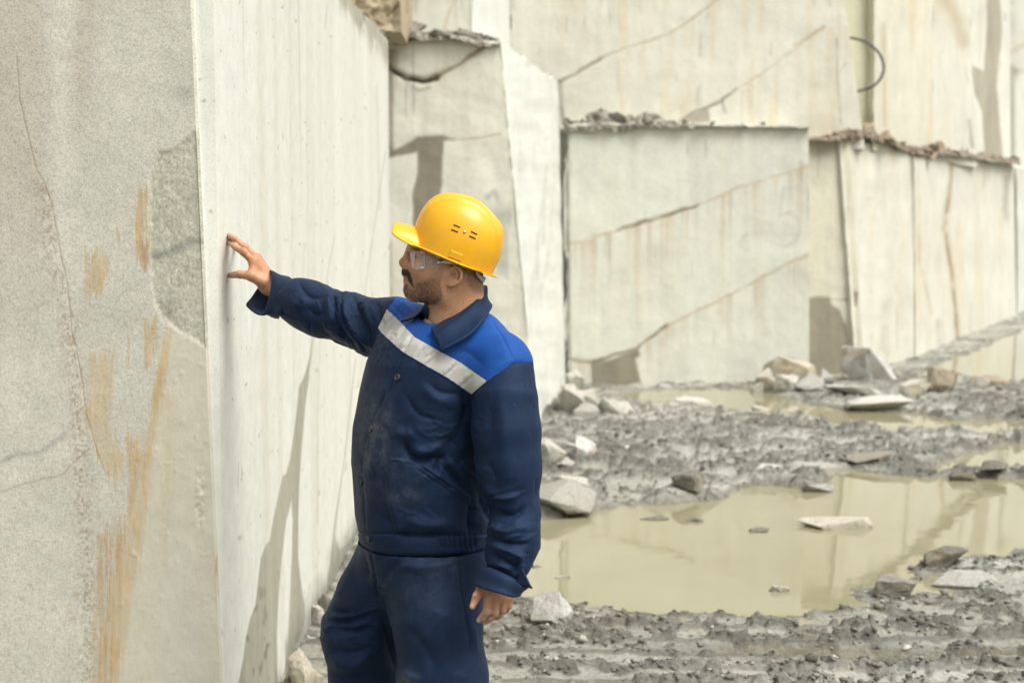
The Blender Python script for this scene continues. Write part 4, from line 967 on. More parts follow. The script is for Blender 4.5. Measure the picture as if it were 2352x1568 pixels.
JF_ARM = [  # raised arm
 ([(765, 668), (767, 724), (784, 771), (818, 803)], -.013, 7), ([(797, 678), (791, 702), (800, 728), (824, 768), (850, 798)], .012, 7),
 ([(784, 684), (786, 724), (810, 772), (835, 800)], -.012, 5), ([(816, 690), (828, 726), (856, 790)], -.010, 6), ([(838, 682), (842, 715), (868, 770)], .008, 9),
 ([(759, 664), (755, 700), (766, 750)], .009, 9), ([(684, 645), (706, 677), (738, 684)], -.007, 8), ([(700, 700), (720, 722), (745, 720)], -.006, 10), ([(662, 690), (690, 700), (700, 680)], .004, 10),
 ([(630, 710), (659, 722), (710, 741), (746, 752)], -.0035, 2.2), ([(710, 741), (712, 765)], -.004, 3), ([(866, 690), (870, 720), (880, 745)], -.006, 6), ([(740, 760), (765, 785), (810, 812)], -.006, 8),
]
JF_BODY = [
 ([(930, 1008), (938, 1042), (965, 1057), (1012, 1050)], -.013, 9), ([(905, 985), (930, 1000), (950, 990)], .006, 12), ([(950, 1035), (985, 1035), (1015, 1020)], .008, 10), ([(1003, 1084), (1008, 1060), (1024, 1048)], -.009, 6), ([(1020, 1072), (1048, 1100), (1074, 1128)], -.011, 8),
 ([(1030, 1056), (1060, 1090)], .007, 8), ([(1076, 930), (1058, 985), (1030, 1030)], -.007, 12), ([(970, 885), (1000, 915), (1040, 925)], .005, 14), ([(880, 870), (890, 930), (880, 990)], .004, 12), ([(1060, 900), (1065, 925), (1074, 945)], -.006, 6),
 ([(985, 880), (1010, 900), (1060, 905)], -.004, 7), ([(930, 905), (960, 950), (1010, 965)], -.004, 9), ([(908, 1225), (960, 1232), (1020, 1225)], -.008, 8), ([(930, 1190), (980, 1205), (1040, 1200)], .006, 12), ([(1085, 1150), (1078, 1190), (1082, 1226)], -.012, 9), ([(1100, 1130), (1118, 1170), (1128, 1200)], -.010, 9),
 ([(853, 1140), (870, 1180), (905, 1200)], -.005, 10), ([(835, 1040), (850, 1085), (880, 1110)], -.003, 10), ([(880, 1108), (885, 1160), (905, 1215)], -.0025, 2.5),
 # placket
 ([(938, 790), (924, 818), (894, 893), (859, 955), (840, 1006), (829, 1064), (834, 1142), (841, 1215)], -.004, 2.6),
 ([(962, 800), (948, 830), (920, 895), (888, 960), (866, 1012), (852, 1064), (852, 1142)], .0025, 8),
]
JF_SLV = [
 ([(1104, 1136), (1133, 1172), (1180, 1182), (1212, 1162)], -.011, 8), ([(1110, 1110), (1145, 1142), (1190, 1142)], .007, 10), ([(1122, 1205), (1160, 1222), (1205, 1210)], .008, 9), ([(1128, 1232), (1165, 1246), (1212, 1248)], -.010, 7),
 ([(1128, 1252), (1167, 1266), (1204, 1284)], .009, 7), ([(1126, 1270), (1153, 1284), (1185, 1305)], -.009, 6), ([(1140, 1292), (1175, 1310)], .006, 7), ([(1215, 1265), (1206, 1300)], -.006, 6), ([(1190, 1290), (1182, 1318)], -.007, 5),
 ([(1148, 900), (1158, 1000), (1165, 1090)], .003, 16), ([(1128, 930), (1126, 1010)], -.003, 10), ([(1215, 905), (1224, 1010)], -.003, 10), ([(1120, 1060), (1140, 1100)], -.005, 9), ([(1232, 1098), (1230, 1160)], -.003, 2.5), ([(1225, 1245), (1218, 1290)], -.003, 2.5),
]
JF_ARM += [
 ([(1126, 733), (1152, 772), (1180, 830)], -.0022, 1.8), ([(1119, 876), (1145, 852), (1176, 834), (1217, 832)], -.004, 2.2), ([(1119, 876), (1100, 890), (1086, 905), (1076, 938)], -.004, 2.4), ([(900, 700), (925, 722), (950, 738)], -.005, 6), ([(918, 690), (945, 715), (958, 735)], .005, 6),
 ([(1040, 800), (1075, 810), (1110, 840)], -.002, 10)]
cre = [((934, 752), (915, 775)), ((946, 775), (926, 803)), ((905, 724), (889, 745)), ((974, 798), (952, 828)), ((1008, 812), (972, 842)), ((1051, 832), (1024, 862)), ((1000, 806), (985, 820)), ((1085, 860), (1060, 886))]
JF_ARM += [([a, b], -.004, 2.6) for a, b in cre] + [([(a[0] - 6, a[1] - 3), (b[0] - 6, b[1] - 3)], .003, 4) for a, b in cre]
JF_BODY += [([(965, 1062), (1000, 1086), (1078, 1140)], .0055, 2.6), ([(956, 1075), (1000, 1105), (1072, 1158)], -.0035, 1.8), ([(898, 1053), (965, 1065)], .003, 2.0)]
gath = [([(x, 1226), (x + 1, 1262)], -.006, 2.6) for x in (1012, 1022, 1034, 1044, 1056, 1067, 1079, 1090)]
def creases(V, R_, seed, amp):     # fine cloth creases: ridged noise stretched along R_
    q = V @ np.asarray(R_, float).T; n = fbm(q + .25 * fbm(V * 7, 2, seed + 3)[:, None], 3, seed, .55)
    return 1.0 * amp * ((1 - np.clip(np.abs(n) * 3.2, 0, 1)) ** 1.6 - .35)
px, py = proj(V)
zone = lambda x, y, rx, ry: np.exp(-((px - x) / rx) ** 2 - ((py - y) / ry) ** 2)
RX = np.array([[26, 0, 10], [0, 20, 0], [-4, 0, 9]]); RZ = np.array([[7, 0, 3], [0, 9, 0], [-6, 0, 26]]); RD = np.array([[10, 0, 16], [0, 10, 0], [-9, 0, 14]])
wrc = creases(V, RX, 331, .0085) * np.clip(zone(800, 735, 60, 70) + .6 * zone(880, 760, 40, 60) + .35 * zone(700, 700, 60, 50), 0, 1) + creases(V, RZ, 335, .0075) * np.clip(zone(1165, 1240, 70, 75) + .8 * zone(1150, 1150, 60, 40), 0, 1) \
    + creases(V, RD, 339, .0065) * np.clip(zone(1030, 1040, 75, 90) + .5 * zone(1080, 1150, 40, 80) + .35 * zone(930, 1180, 80, 40) + .4 * zone(940, 730, 40, 30), 0, 1)
wr = wrc + fbm(V * np.array([9, 9, 6]), 3, 301) * .0025 + fbm(V * np.array([22, 22, 14]), 3, 302) * .0008
px, py = proj(V)
pock = [(898, 1052), (965, 1064), (1000, 1088), (1078, 1142), (1079, 1219), (908, 1221), (893, 1160), (887, 1107)]
pin = poly_sd(px, py, pock); view = -V + np.array([0, 0, CAMZ]); front = (N * view).sum(1) > 0
V4 = V.astype(np.float32); onb = np.minimum(torso_f(V4), shoulders(V4)) < arm_l(V4)
onr = arm_r(V4) < torso_f(V4)
dsp = folds(V, N, JF_ARM) + folds(V, N, JF_BODY + gath, onb) + folds(V, N, JF_SLV, ~onb) + wr + np.where(front & onb, .0045 * sstep(1.0, -1.0, pin) - .0022 * np.exp(-((pin + 5) / 1.6) ** 2), 0)
hem_y = np.interp(px, [830, 1000, 1130], [1222, 1230, 1227])
band = py > hem_y
dsp = dsp + (-.004 * np.exp(-((py - hem_y) / 2.2) ** 2) + .003 * sstep(0, 5, py - hem_y)) * onb
V = V + N * dsp[:, None]; V = relax(V, F, 1, .3)
px, py = proj(V)
st_top = np.interp(px, [850, 889, 902, 953, 1012, 1057, 1119, 1240], [700, 711, 722, 775, 808, 832, 875, 890])
st_bot = np.interp(px, [840, 869, 877, 926, 980, 1019, 1084, 1119, 1240], [735, 752, 765, 808, 840, 861, 904, 925, 935])
dl, dr = arm_l(V.astype(np.float32)), arm_r(V.astype(np.float32)); db = np.minimum(torso_f(V.astype(np.float32)), shoulders(V.astype(np.float32)))
seam_y = np.interp(px, [1060, 1084, 1119, 1176, 1217, 1260], [940, 904, 875, 834, 831, 831])
s_lsl = np.minimum((db - dl) * 700 + np.where(V[:, 2] > PC(1100, 960, 3.6)[2], 60, 0), py - seam_y)
seam_x = np.interp(py, [640, 690, 711, 752, 815, 850], [915, 905, 889, 869, 851, 846])
s_rsl = seam_x - px; s_rsl = np.where(py > 850, -50, s_rsl); s_rsl = np.where(V[:, 1] > 4.02, np.maximum(s_rsl, (db - dr) * 500), s_rsl)
lab = np.zeros(len(F), int)          # 0 body 1 left sleeve 2 right sleeve 3 yoke 4 stripe 5 waistband 6 pocket 7 piping
def cut(s, code, only):
    global V
    V, s2 = snap(V, F, s); side = s2[F].sum(1) > 0
    lab[side & np.isin(lab, only)] = code
cut(s_lsl, 1, [0]); cut(s_rsl, 2, [0]); cut(st_bot + 2.0 - py, 7, [0]); cut(st_bot - py, 4, [7]); cut(st_top - py, 3, [4])
view = np.array([0, 0, CAMZ]) - V; fcm = (((N * view).sum(1) < 0)[F]).any(1); lab[(lab == 7) & (fcm | (px[F].max(1) > 1086))] = 0
cut(py - hem_y, 5, [0])
cut(np.where(front, -pin, -9.0), 6, [0])
dust = .75 * np.exp(-(((px - 862) / 34) ** 2 + ((py - 985) / 75) ** 2)) + .18 * np.exp(-(((px - 900) / 50) ** 2 + ((py - 1090) / 60) ** 2)) + .5 * np.exp(-(((px - 835) / 14) ** 2 + ((py - 1080) / 90) ** 2)) + .3 * np.exp(-(((px - 925) / 40) ** 2 + ((py - 1140) / 18) ** 2)) + .04
dust = np.clip(dust * (front > 0), 0, 1)

man = empty('person', (0.0, 3.72, 0.0))
def piece(code, name, mat, parent, lift=0.0, label=None):
    v, f, (d, n) = sub_mesh(V, F, lab == code, (dust, N))
    if lift: v = v + n * lift
    o = mesh_obj(name, v, f, mat, attrs={'dust': d})
    if label: o['label'] = label
    o.parent = parent
    o.matrix_parent_inverse = Matrix.Translation(-Vector((0.0, 3.72, 0.0)))
    return o
N = vnormals(V, F)
jacket = piece(0, 'jacket', M_NAVY, man, 0, 'navy work jacket, dusty along the buttons')
def sub(o): o.parent = jacket; o.matrix_parent_inverse = Matrix.Identity(4); return o
def sp_(code, name, mat, lift=0, label=None): return sub(piece(code, name, mat, jacket, lift, label))
sp_(1, 'sleeve', M_NAVY, 0, 'sleeve of the arm hanging at his side'); sp_(2, 'sleeve', M_NAVY, 0, 'sleeve of the arm reaching to the stone')
sp_(3, 'yoke', M_BLUE, 0, 'bright blue shoulder yoke'); sp_(4, 'reflective_stripe', M_SILVER, .0015); sp_(5, 'waistband', M_NAVY); sp_(6, 'pocket', M_NAVY, .001); sp_(7, 'piping', M_BLUE, .0022)
JV, JN = V, N
def pobj(name, V_, F_, mat, parent, smooth=True, **k):      # piece given in world space, child of the man or of his jacket
    o = mesh_obj(name, V_, F_, mat, smooth=smooth, **k); o.parent = parent
    o.matrix_parent_inverse = Matrix.Translation(-Vector((0.0, 3.72, 0.0))) if parent is man else Matrix.Identity(4)
    return o
def frame(n, up=(0, 0, 1)):
    n = np.asarray(n, float); u = np.cross(up, n); u /= np.linalg.norm(u); v = np.cross(n, u); return u, v, n
def disc(c, n, r, prof, seg=20):
    u, v, w = frame(n); VV = []
    for (rr, hh) in prof:
        for k in range(seg):
            a = 2 * math.pi * k / seg; VV.append(c + (u * math.cos(a) + v * math.sin(a)) * rr * r + w * hh)
    FF = [(i * seg + k, i * seg + (k + 1) % seg, (i + 1) * seg + (k + 1) % seg, (i + 1) * seg + k) for i in range(len(prof) - 1) for k in range(seg)]
    FF.append(tuple(range((len(prof) - 1) * seg, len(prof) * seg))); return VV, FF
for bx, by in ((977, 760), (913, 866), (852.5, 984), (828, 1108), (845.5, 1237)):
    c, n = on_surface(JV, JN, bx, by); r = .0088
    VV, FF = disc(c, n, r, [(1, -.001), (1, .003), (.93, .0044), (.72, .0044), (.62, .0034), (.02, .0034)])
    u, v, w = frame(n); nf_ = len(FF)
    for sx in (-1, 1):
        for sy in (-1, 1):
            dv2, df2 = disc(c + (u * sx + v * sy) * .0021 + w * .0030, n, .0013, [(1, 0), (1, .0006)], 8); o0 = len(VV); VV += dv2; FF += [tuple(i + o0 for i in q) for q in df2]
    b = pobj('button', VV, FF, M_BTN, jacket, smooth=False); b.data.materials.append(M_HOLE)
    for q in list(b.data.polygons)[nf_:]: q.material_index = 1
def strip(rows, closed=False):      # surface through rows of points
    rows = [np.asarray(r, float) for r in rows]; m = len(rows[0]); VV = np.concatenate(rows); FF = []
    for i in range(len(rows) - 1):
        for j in range(m if closed else m - 1):
            FF.append((i * m + j, i * m + (j + 1) % m, (i + 1) * m + (j + 1) % m, (i + 1) * m + j))
    return VV, FF
def thick(o, t_, off=-1):
    md = o.modifiers.new('thickness', 'SOLIDIFY'); md.thickness = t_; md.offset = off; return o
# collar: stations (outer edge) - (fold top) - (inner, by the neck) walked from his left front tip round the back to the far front tip
CS = [((1012, 808, 3.596), (1000, 776, 3.615), (989, 754, 3.648)), ((1046, 790, 3.600), (1026, 750, 3.632), (1006, 745, 3.680)), ((1084, 766, 3.622), (1062, 722, 3.668), (1040, 724, 3.708)), ((1112, 735, 3.668), (1096, 688, 3.715), (1076, 700, 3.742)),
      ((1129, 706, 3.760), (1120, 663, 3.790), (1098, 690, 3.790)), ((1122, 700, 3.860), (1104, 656, 3.865), (1090, 690, 3.845)), ((1080, 702, 3.920), (1068, 664, 3.905), (1060, 692, 3.880)), ((1030, 704, 3.930), (1026, 672, 3.910), (1030, 698, 3.880)),
      ((985, 712, 3.905), (990, 690, 3.885), (1004, 712, 3.860)), ((948, 722, 3.800), (976, 699, 3.800), (990, 722, 3.800)), ((921, 738, 3.745), (968, 715, 3.745), (984, 735, 3.745))]
def interp_rows(idx, n=8): return catmull([P(*c[idx]) for c in CS], n)
ro, rt, ri = interp_rows(0), interp_rows(1), interp_rows(2)
rows = []
for q in np.linspace(0, 1, 8):      # fall, rounded over the fold line, then the stand inside
    bul = .006 * math.sin(math.pi * q); nrm = (rt - ro); out = np.cross(np.gradient(ro, axis=0), nrm); out /= np.linalg.norm(out, axis=1, keepdims=True)
    rows.append(ro + (rt - ro) * q - out * bul * 1.0)
for q in np.linspace(.2, 1, 5): rows.append(rt + (ri - rt) * q)
VV, FF = strip(rows); VV = VV + (fbm(VV * 30, 2, 9) * .0012)[:, None]
thick(pobj('collar', VV, FF, M_NAVY, jacket, attrs={'dust': np.zeros(len(VV))}), .004, 0)
# stitch line on the collar and undershirt at the throat
sv, sf = tube(ro[2:-8] + (rt - ro)[2:-8] * .09 + np.array([-.0006, -.0042, 0]), .0006, 5); pobj('stitching', sv, sf, M_BLUE, jacket, attrs={'dust': np.zeros(len(sv))})
ring = []
axc = PC(1041, 735, 3.775)
for k in range(40):
    a = 2 * math.pi * k / 40; d = np.array([math.cos(a), math.sin(a), 0]); fr = d @ np.array([-.70, -.71, 0])
    ring.append(axc + d * .0765 + np.array([0, 0, .006 - .016 * fr]))
ring = np.array(ring)
rows = [ring * 1.0 + (ring - axc) * g + np.array([0, 0, h]) for g, h in ((-.10, .012), (-.02, .010), (.03, .004), (.06, -.006), (.12, -.03), (.2, -.06))]
VV, FF = strip(rows, True); thick(pobj('undershirt', VV, FF, M_SHIRT, man, attrs={'dust': np.zeros(len(VV))}), .002)
# cuffs
def ring_pts(L, n=40):
    q = np.array([P(*c) for c in L]); m = len(q); out = []
    for i in range(m):
        p0, p1, p2, p3 = q[i - 1], q[i], q[(i + 1) % m], q[(i + 2) % m]
        for t_ in np.linspace(0, 1, n // m, endpoint=False):
            out.append(.5 * (2 * p1 + (p2 - p0) * t_ + (2 * p0 - 5 * p1 + 4 * p2 - p3) * t_ ** 2 + (3 * p1 - p0 - 3 * p2 + p3) * t_ ** 3))
    return np.array(out)
r0 = ring_pts([(672, 640, 4.13), (668, 662, 4.06), (660, 695, 4.05), (645, 722, 4.07), (640, 733, 4.14), (645, 700, 4.20), (655, 665, 4.21), (666, 645, 4.19)])
r1 = ring_pts([(621, 621, 4.165), (624, 650, 4.12), (616, 690, 4.10), (600, 724, 4.115), (566, 702, 4.18), (578, 682, 4.225), (596, 655, 4.235), (612, 632, 4.215)])
rows = [r0 + (r1 - r0) * q for q in np.linspace(0, 1, 9)]
rows = [r + (r - r.mean(0)) * (.025 * math.sin(i * 1.1) if i else -.03) for i, r in enumerate(rows)]
inner = [r1 + (r1.mean(0) - r1) * .05, r1 + (r0 - r1) * .5 + (r1.mean(0) - r1) * .10, r0 + (r0.mean(0) - r0) * .12]
VV, FF = strip(rows + inner, True); pobj('cuff', VV, FF, M_NAVY, jacket, attrs={'dust': np.full(len(VV), .06)})['label'] = 'cuff gaping open at the wrist of the reaching arm'
r0 = ring_pts([(1107, 1295, 3.515), (1135, 1306, 3.455), (1170, 1322, 3.435), (1204, 1340, 3.455), (1218, 1342, 3.51), (1196, 1330, 3.575), (1160, 1312, 3.59), (1128, 1298, 3.575)])
r1 = ring_pts([(1085, 1341, 3.490), (1110, 1352, 3.43), (1150, 1364, 3.412), (1180, 1372, 3.425), (1197, 1366, 3.48), (1182, 1356, 3.545), (1145, 1346, 3.565), (1110, 1338, 3.55)])
rows = [r0 + (r1 - r0) * q for q in np.linspace(0, 1, 9)]
rows = [r + (r - r.mean(0)) * (.03 * math.sin(i * .8) if i else -.10) for i, r in enumerate(rows)]
inner = [r1 + (r1.mean(0) - r1) * .06, r1 + (r0 - r1) * .4 + (r1.mean(0) - r1) * .12, r0 + (r0.mean(0) - r0) * .25]
VV, FF = strip([r0 + (r0.mean(0) - r0) * .16] + rows + inner, True); pobj('cuff', VV, FF, M_NAVY, jacket, attrs={'dust': np.full(len(VV), .05)})['label'] = 'turned up cuff of the hanging sleeve'
fl = [P(1186, 1338, 3.437), P(1199, 1306, 3.43), P(1216, 1343, 3.45), P(1222, 1352, 3.46)]
VV = np.array(fl + [p + np.array([.002, .012, 0]) for p in fl]); pobj('cuff_flap', VV, [(0, 1, 2), (0, 2, 3), (4, 6, 5), (4, 7, 6), (0, 4, 5, 1), (1, 5, 6, 2), (2, 6, 7, 3), (3, 7, 4, 0)], M_NAVY, jacket, smooth=False, attrs={'dust': np.full(8, .05)})

# ---- trousers
nl_p = [PC(1008, 1300, 3.74), PC(1004, 1425, 3.69), PC(1016, 1555, 3.67), PC(1012, 1650, 3.66), PC(1004, 1920, 3.67)]; nl_r = [.125, .116, .116, .106, .082]
fl_p = [PC(912, 1298, 3.87), PC(874, 1370, 3.88), PC(838, 1450, 3.89), PC(848, 1560, 3.93), PC(856, 1860, 3.99)]; fl_r = [.122, .117, .117, .108, .082]
def trouser_f(p):
    hip = torso_f(p - A3(0, 0, -.055), -.004, 0.0)
    hip = smin(hip, cap(p, PC(1000, 1320, 3.75), PC(925, 1320, 3.84), .12, .12), .04)
    a, b = chain(p, nl_p, nl_r, .03), chain(p, fl_p, fl_r, .03)
    d = smin(hip, a, .05); d = smin(d, b, .02)
    return smax(d, .13 - p[:, 2], .01)
V, F = surface(trouser_f, (-.62, 3.42, .05), (.2, 4.22, .84), .0045)
V = relax(V, F, 2, .5); N = vnormals(V, F)
TF = [([(762, 1400), (800, 1408), (836, 1404)], -.007, 6), ([(750, 1424), (800, 1424), (850, 1412)], -.010, 7), ([(760, 1412), (800, 1416), (842, 1406)], .006, 5), ([(772, 1446), (810, 1448), (852, 1438)], -.009, 7), ([(768, 1436), (812, 1436), (850, 1426)], .007, 5), ([(756, 1512), (806, 1526), (844, 1508)], .010, 12), ([(760, 1490), (800, 1500), (845, 1488)], -.009, 11),
      ([(757, 1548), (800, 1556), (840, 1556)], -.004, 2.5), ([(1052, 1262), (1058, 1333), (1068, 1398), (1079, 1463), (1083, 1568)], -.004, 2.4), ([(849, 1263), (858, 1300), (861, 1333), (873, 1398)], -.005, 3), ([(912, 1270), (977, 1281), (1042, 1270)], -.008, 8), ([(900, 1288), (960, 1302), (1030, 1294)], .005, 12), ([(880, 1330), (905, 1300), (935, 1285)], -.005, 8),
      ([(833, 1275), (840, 1300), (846, 1330)], -.006, 6), ([(930, 1440), (970, 1480), (1000, 1540)], -.005, 14), ([(990, 1400), (1030, 1420)], .004, 14), ([(925, 1540), (960, 1560)], .006, 10), ([(880, 1420), (895, 1480), (912, 1540)], -.008, 9), ([(1085, 1430), (1096, 1500)], .004, 8)]
px, py = proj(V); wrt = creases(V, RZ, 343, .009) * np.clip(zone(800, 1440, 75, 60) + .7 * zone(870, 1400, 30, 90) + .5 * zone(980, 1290, 110, 25) + .35 * zone(1040, 1540, 60, 40), 0, 1)
V = V + N * (folds(V, N, TF) + wrt + fbm(V * np.array([8, 8, 5]), 3, 311) * .0042 + fbm(V * np.array([20, 20, 12]), 3, 312) * .001)[:, None]
px, py = proj(V)
dust = np.clip(.13 * np.exp(-(((px - 960) / 70) ** 2 + ((py - 1360) / 60) ** 2)) + .7 * np.exp(-(((px - 935) / 22) ** 2 + ((py - 1560) / 16) ** 2)) + .2 * np.exp(-(((px - 1020) / 40) ** 2 + ((py - 1300) / 40) ** 2)) + .06, 0, 1)
pobj('trousers', V, F, M_NAVY, man, attrs={'dust': dust})['label'] = 'navy work trousers with a little stone dust'

# ---- boots
t = NT('black_leather'); t.color(t.mix(t.ramp(t.noise(30, 4), [(.45, 0.0), (.7, .6)]), (.018, .017, .016), (.20, .19, .16))); t.set(Roughness=.6); t.bump(t.noise(90, 4), .3, .003); M_BOOT = t.m
for nm, leg in (('boot', nl_p), ('boot', fl_p)):
    an = leg[-1].copy(); fz = .022
    fdir = A3(-.9, -.42, 0); fdir /= np.linalg.norm(fdir)
    heel = A3(an[0], an[1], fz + .042) - fdir * .035; toe = A3(an[0], an[1], fz + .036) + fdir * .165
    def bf(p):
        d = smin(cap(p, A3(an[0], an[1], .26), heel + A3(0, 0, .02), .058, .052), cap(p, heel, toe, .046, .040), .04)
        d = smin(d, cap(p, heel + fdir * .06 + A3(0, 0, .03), toe - fdir * .03, .05, .036), .03)
        return smax(d, fz - p[:, 2], .006)
    c = (heel + toe) / 2
    v, f = surface(bf, c - A3(.2, .2, .12), c + A3(.2, .2, .32), .006); pobj(nm, v, f, M_BOOT, man)

# ---- body: head, neck, hands, all one skin
def HD(cx, cy, lat): return PC(869.75 + cx * .1172, 551.25 + cy * .1172, 3.75 - lat)
def LH(cx, cy, Y): return PC(1041.25 + cx * .09764, 1316.9 + cy * .09764, Y)
def RH(cx, cy, Y): return PC(508.4 + cx * .11716, 520.6 + cy * .11716, Y)
def RW(cx, cy, r):                       # a finger tip resting on the sawn face
    return PX(508.4 + cx * .11716, 520.6 + cy * .11716, -.8500 + r).astype(np.float32)
EAR = [(1395, 640), (1425, 560), (1500, 520), (1575, 550), (1622, 640), (1612, 750), (1560, 830), (1490, 880), (1400, 890), (1345, 850), (1335, 790)]
def ear_lat(x): return float(np.interp(x, [1320, 1420, 1640], [.0725, .078, .090]))
def head_f(p):
    m = p.copy(); m[:, 1] = 3.75 - np.abs(p[:, 1] - 3.75)          # the head is symmetrical
    d = ell(p, HD(1310, 215, 0), (.096, .076, .108))
    d = smin(d, ell(p, HD(1000, 480, 0), (.062, .063, .080)), .03)
    d = smin(d, ell(p, HD(1180, 760, 0), (.060, .064, .068)), .03)
    d = smin(d, ell(m, HD(900, 560, .036), (.034, .026, .030)), .025)          # cheek
    d = smin(d, ell(m, HD(700, 215, .026), (.018, .030, .013)), .015)          # brow
    d = smax(d, -ell(m, HD(655, 330, .034), (.016, .019, .013)), .014)         # socket
    d = smin(d, ell(m, HD(735, 330, .032), (.0125, .0135, .0115)), .006)       # lids over the eye
    d = smin(d, ell(p, HD(665, 640, 0), (.026, .034, .030)), .02)              # muzzle
    d = smin(d, cap(p, HD(665, 215, 0), HD(515, 425, 0), .0105, .0125), .012)
    d = smin(d, ell(p, HD(496, 440, 0), (.0135, .013, .0125)), .006)
    d = smin(d, ell(m, HD(585, 488, .0135), (.0125, .0085, .0095)), .006)
    d = smax(d, -ell(m, HD(535, 528, .007), (.007, .0036, .004)), .003)
    d = smin(d, cap(m, HD(552, 688, 0), HD(610, 740, .020), .0095, .005), .006)
    d = smin(d, cap(m, HD(560, 785, 0), HD(612, 762, .019), .0095, .005), .005)
    d = smax(d, -cap(m, HD(478, 742, 0), HD(610, 752, .022), .0022, .0018), .003)
    d = smin(d, ell(p, HD(672, 985, 0), (.0225, .028, .024)), .022)
    d = smin(d, cap(m, HD(720, 1030, .012), HD(1190, 1040, .046), .022, .020), .022)
    d = smin(d, cap(m, HD(1190, 1040, .046), HD(1270, 720, .058), .020, .018), .03)
    nk = cap(p, HD(1500, 640, 0), HD(1445, 1900, -.01), .062, .064)
    nk = smin(nk, cap(p, HD(1760, 700, 0), HD(1800, 1700, 0), .034, .040), .03)
    nk = smin(nk, cap(m, HD(1640, 760, .05), HD(1180, 1560, .03), .014, .012), .02)
    d = smin(d, nk, .025)
    e = ell(m, HD(1470, 700, .076), (.0205, .0075, .0255))
    e = smin(e, ell(m, HD(1400, 850, .074), (.0085, .006, .0085)), .006)
    hx = chain(m, [HD(x, y, ear_lat(x)) for x, y in EAR], [.0036, .004, .0043, .0043, .0042, .0042, .0042, .0046, .0052, .0044, .003])
    e = smin(e, hx, .003)
    ah = chain(m, [HD(1500, 600, .082), HD(1545, 690, .084), HD(1500, 790, .083), HD(1430, 830, .080)], [.003, .0033, .0033, .003]); e = smin(e, ah, .003)
    e = smax(e, -ell(m, HD(1455, 690, .088), (.0085, .010, .0125)), .004)
    e = smax(e, -cap(m, HD(1460, 590, .090), HD(1575, 660, .094), .0042, .0042), .003)
    e = smin(e, ell(m, HD(1385, 690, .076), (.0045, .0045, .0065)), .004)
    return smin(d, e, .005)
wl_ = LH(1010, 60, 3.50)
LF = [([LH(825, 540, 3.474), LH(790, 880, 3.458), LH(690, 1010, 3.468), LH(610, 1090, 3.482)], [.0118, .0108, .0094, .0076]),
      ([LH(1010, 560, 3.478), LH(985, 915, 3.464), LH(880, 1045, 3.478), LH(755, 1130, 3.494)], [.0106, .0098, .0090, .0076]),
      ([LH(1178, 580, 3.486), LH(1165, 850, 3.476), LH(1090, 980, 3.492), LH(1000, 1040, 3.508)], [.0094, .0086, .0080, .0068]),
      ([LH(1312, 590, 3.497), LH(1305, 760, 3.489), LH(1245, 860, 3.502), LH(1170, 910, 3.514)], [.0088, .0080, .0072, .0062])]
LT = ([LH(860, 140, 3.510), LH(662, 315, 3.480), LH(552, 530, 3.460), LH(452, 765, 3.452)], [.0140, .0108, .0108, .0078])
def lhand_f(p):
    d = None
    for q, r in LF:
        k = cap(p, wl_, q[0], .019, r[0] + .002); d = k if d is None else smin(d, k, .014)
    d = smin(d, cap(p, wl_, LT[0][1], .018, .0125), .014)
    for q, r in LF: d = smin(d, chain(p, q, r, .004), .0018)
    for q, r in LF:
        d = smin(d, ell(p, q[0] + A3(0, -.005, -.002), (.009, .008, .009)), .006); d = smin(d, ell(p, q[1] + A3(0, -.0022, 0), (r[1] * .92, r[1] * .85, r[1])), .004)
    d = smin(d, chain(p, LT[0], LT[1], .005), .006)
    for q, r in [LF[0], LF[1], (LT[0], LT[1])]:                                   # nails
        tip, pr = q[-1], q[-2]; ax = (tip - pr) / np.linalg.norm(tip - pr); nn = A3(-.35, -.94, 0); nn = nn - ax * (nn @ ax); nn /= np.linalg.norm(nn)
        d = smin(d, cap(p, tip + nn * r[-1] * .52 - ax * .004, tip + nn * r[-1] * .48 + ax * .0035, .0042, .0040), .0012)
    return d
RHW = RH(950, 1150, 4.185)
RF = [([RH(640, 680, 4.168), RH(430, 500, 4.165), RH(270, 390, 4.176), RW(158, 315, .0072)], [.0128, .0108, .0098, .0082]),
      ([RH(690, 610, 4.192), RH(470, 420, 4.192), RH(280, 250, 4.204), RW(160, 170, .0072)], [.0122, .0104, .0096, .0082]),
      ([RH(710, 640, 4.218), RH(500, 440, 4.222), RH(320, 290, 4.232), RW(185, 215, .0070)], [.0116, .0102, .0092, .0078]),
      ([RH(730, 720, 4.240), RH(560, 560, 4.252), RH(420, 450, 4.262), RW(290, 370, .0065)], [.0104, .0092, .0082, .0070])]
RT = ([RH(830, 1080, 4.160), RH(590, 965, 4.146), RH(360, 935, 4.160), RW(175, 955, .0080)], [.0180, .0138, .0118, .0086])
def rhand_f(p):
    d = None
    for q, r in RF:
        k = cap(p, RHW, q[0], .023, r[0] + .003); d = k if d is None else smin(d, k, .016)
    d = smin(d, cap(p, RHW, RT[0][1], .022, .0135), .018)
    d = smin(d, cap(p, RT[0][1], RF[0][0][0], .010, .010), .016)
    for q, r in RF: d = smin(d, chain(p, q, r, .004), .002)
    for q, r in RF[:2]: d = smin(d, ell(p, q[1] + A3(.002, -.002, .002), (r[1] * 1.08,) * 3), .004)
    d = smin(d, chain(p, RT[0], RT[1], .005), .006)
    for q, r in [RF[0], RF[1], RT]:
        tip, pr = q[-1], q[-2]; ax = (tip - pr) / np.linalg.norm(tip - pr); nn = A3(.3, -.5, .8) if q is not RT[0] else A3(.1, -.95, .25); nn = nn - ax * (nn @ ax); nn /= np.linalg.norm(nn)
        d = smin(d, cap(p, tip + nn * r[-1] * .52 - ax * .005, tip + nn * r[-1] * .48 + ax * .003, .0046, .0044), .0012)
    return d
hips_c = PC(965, 1300, 3.80)
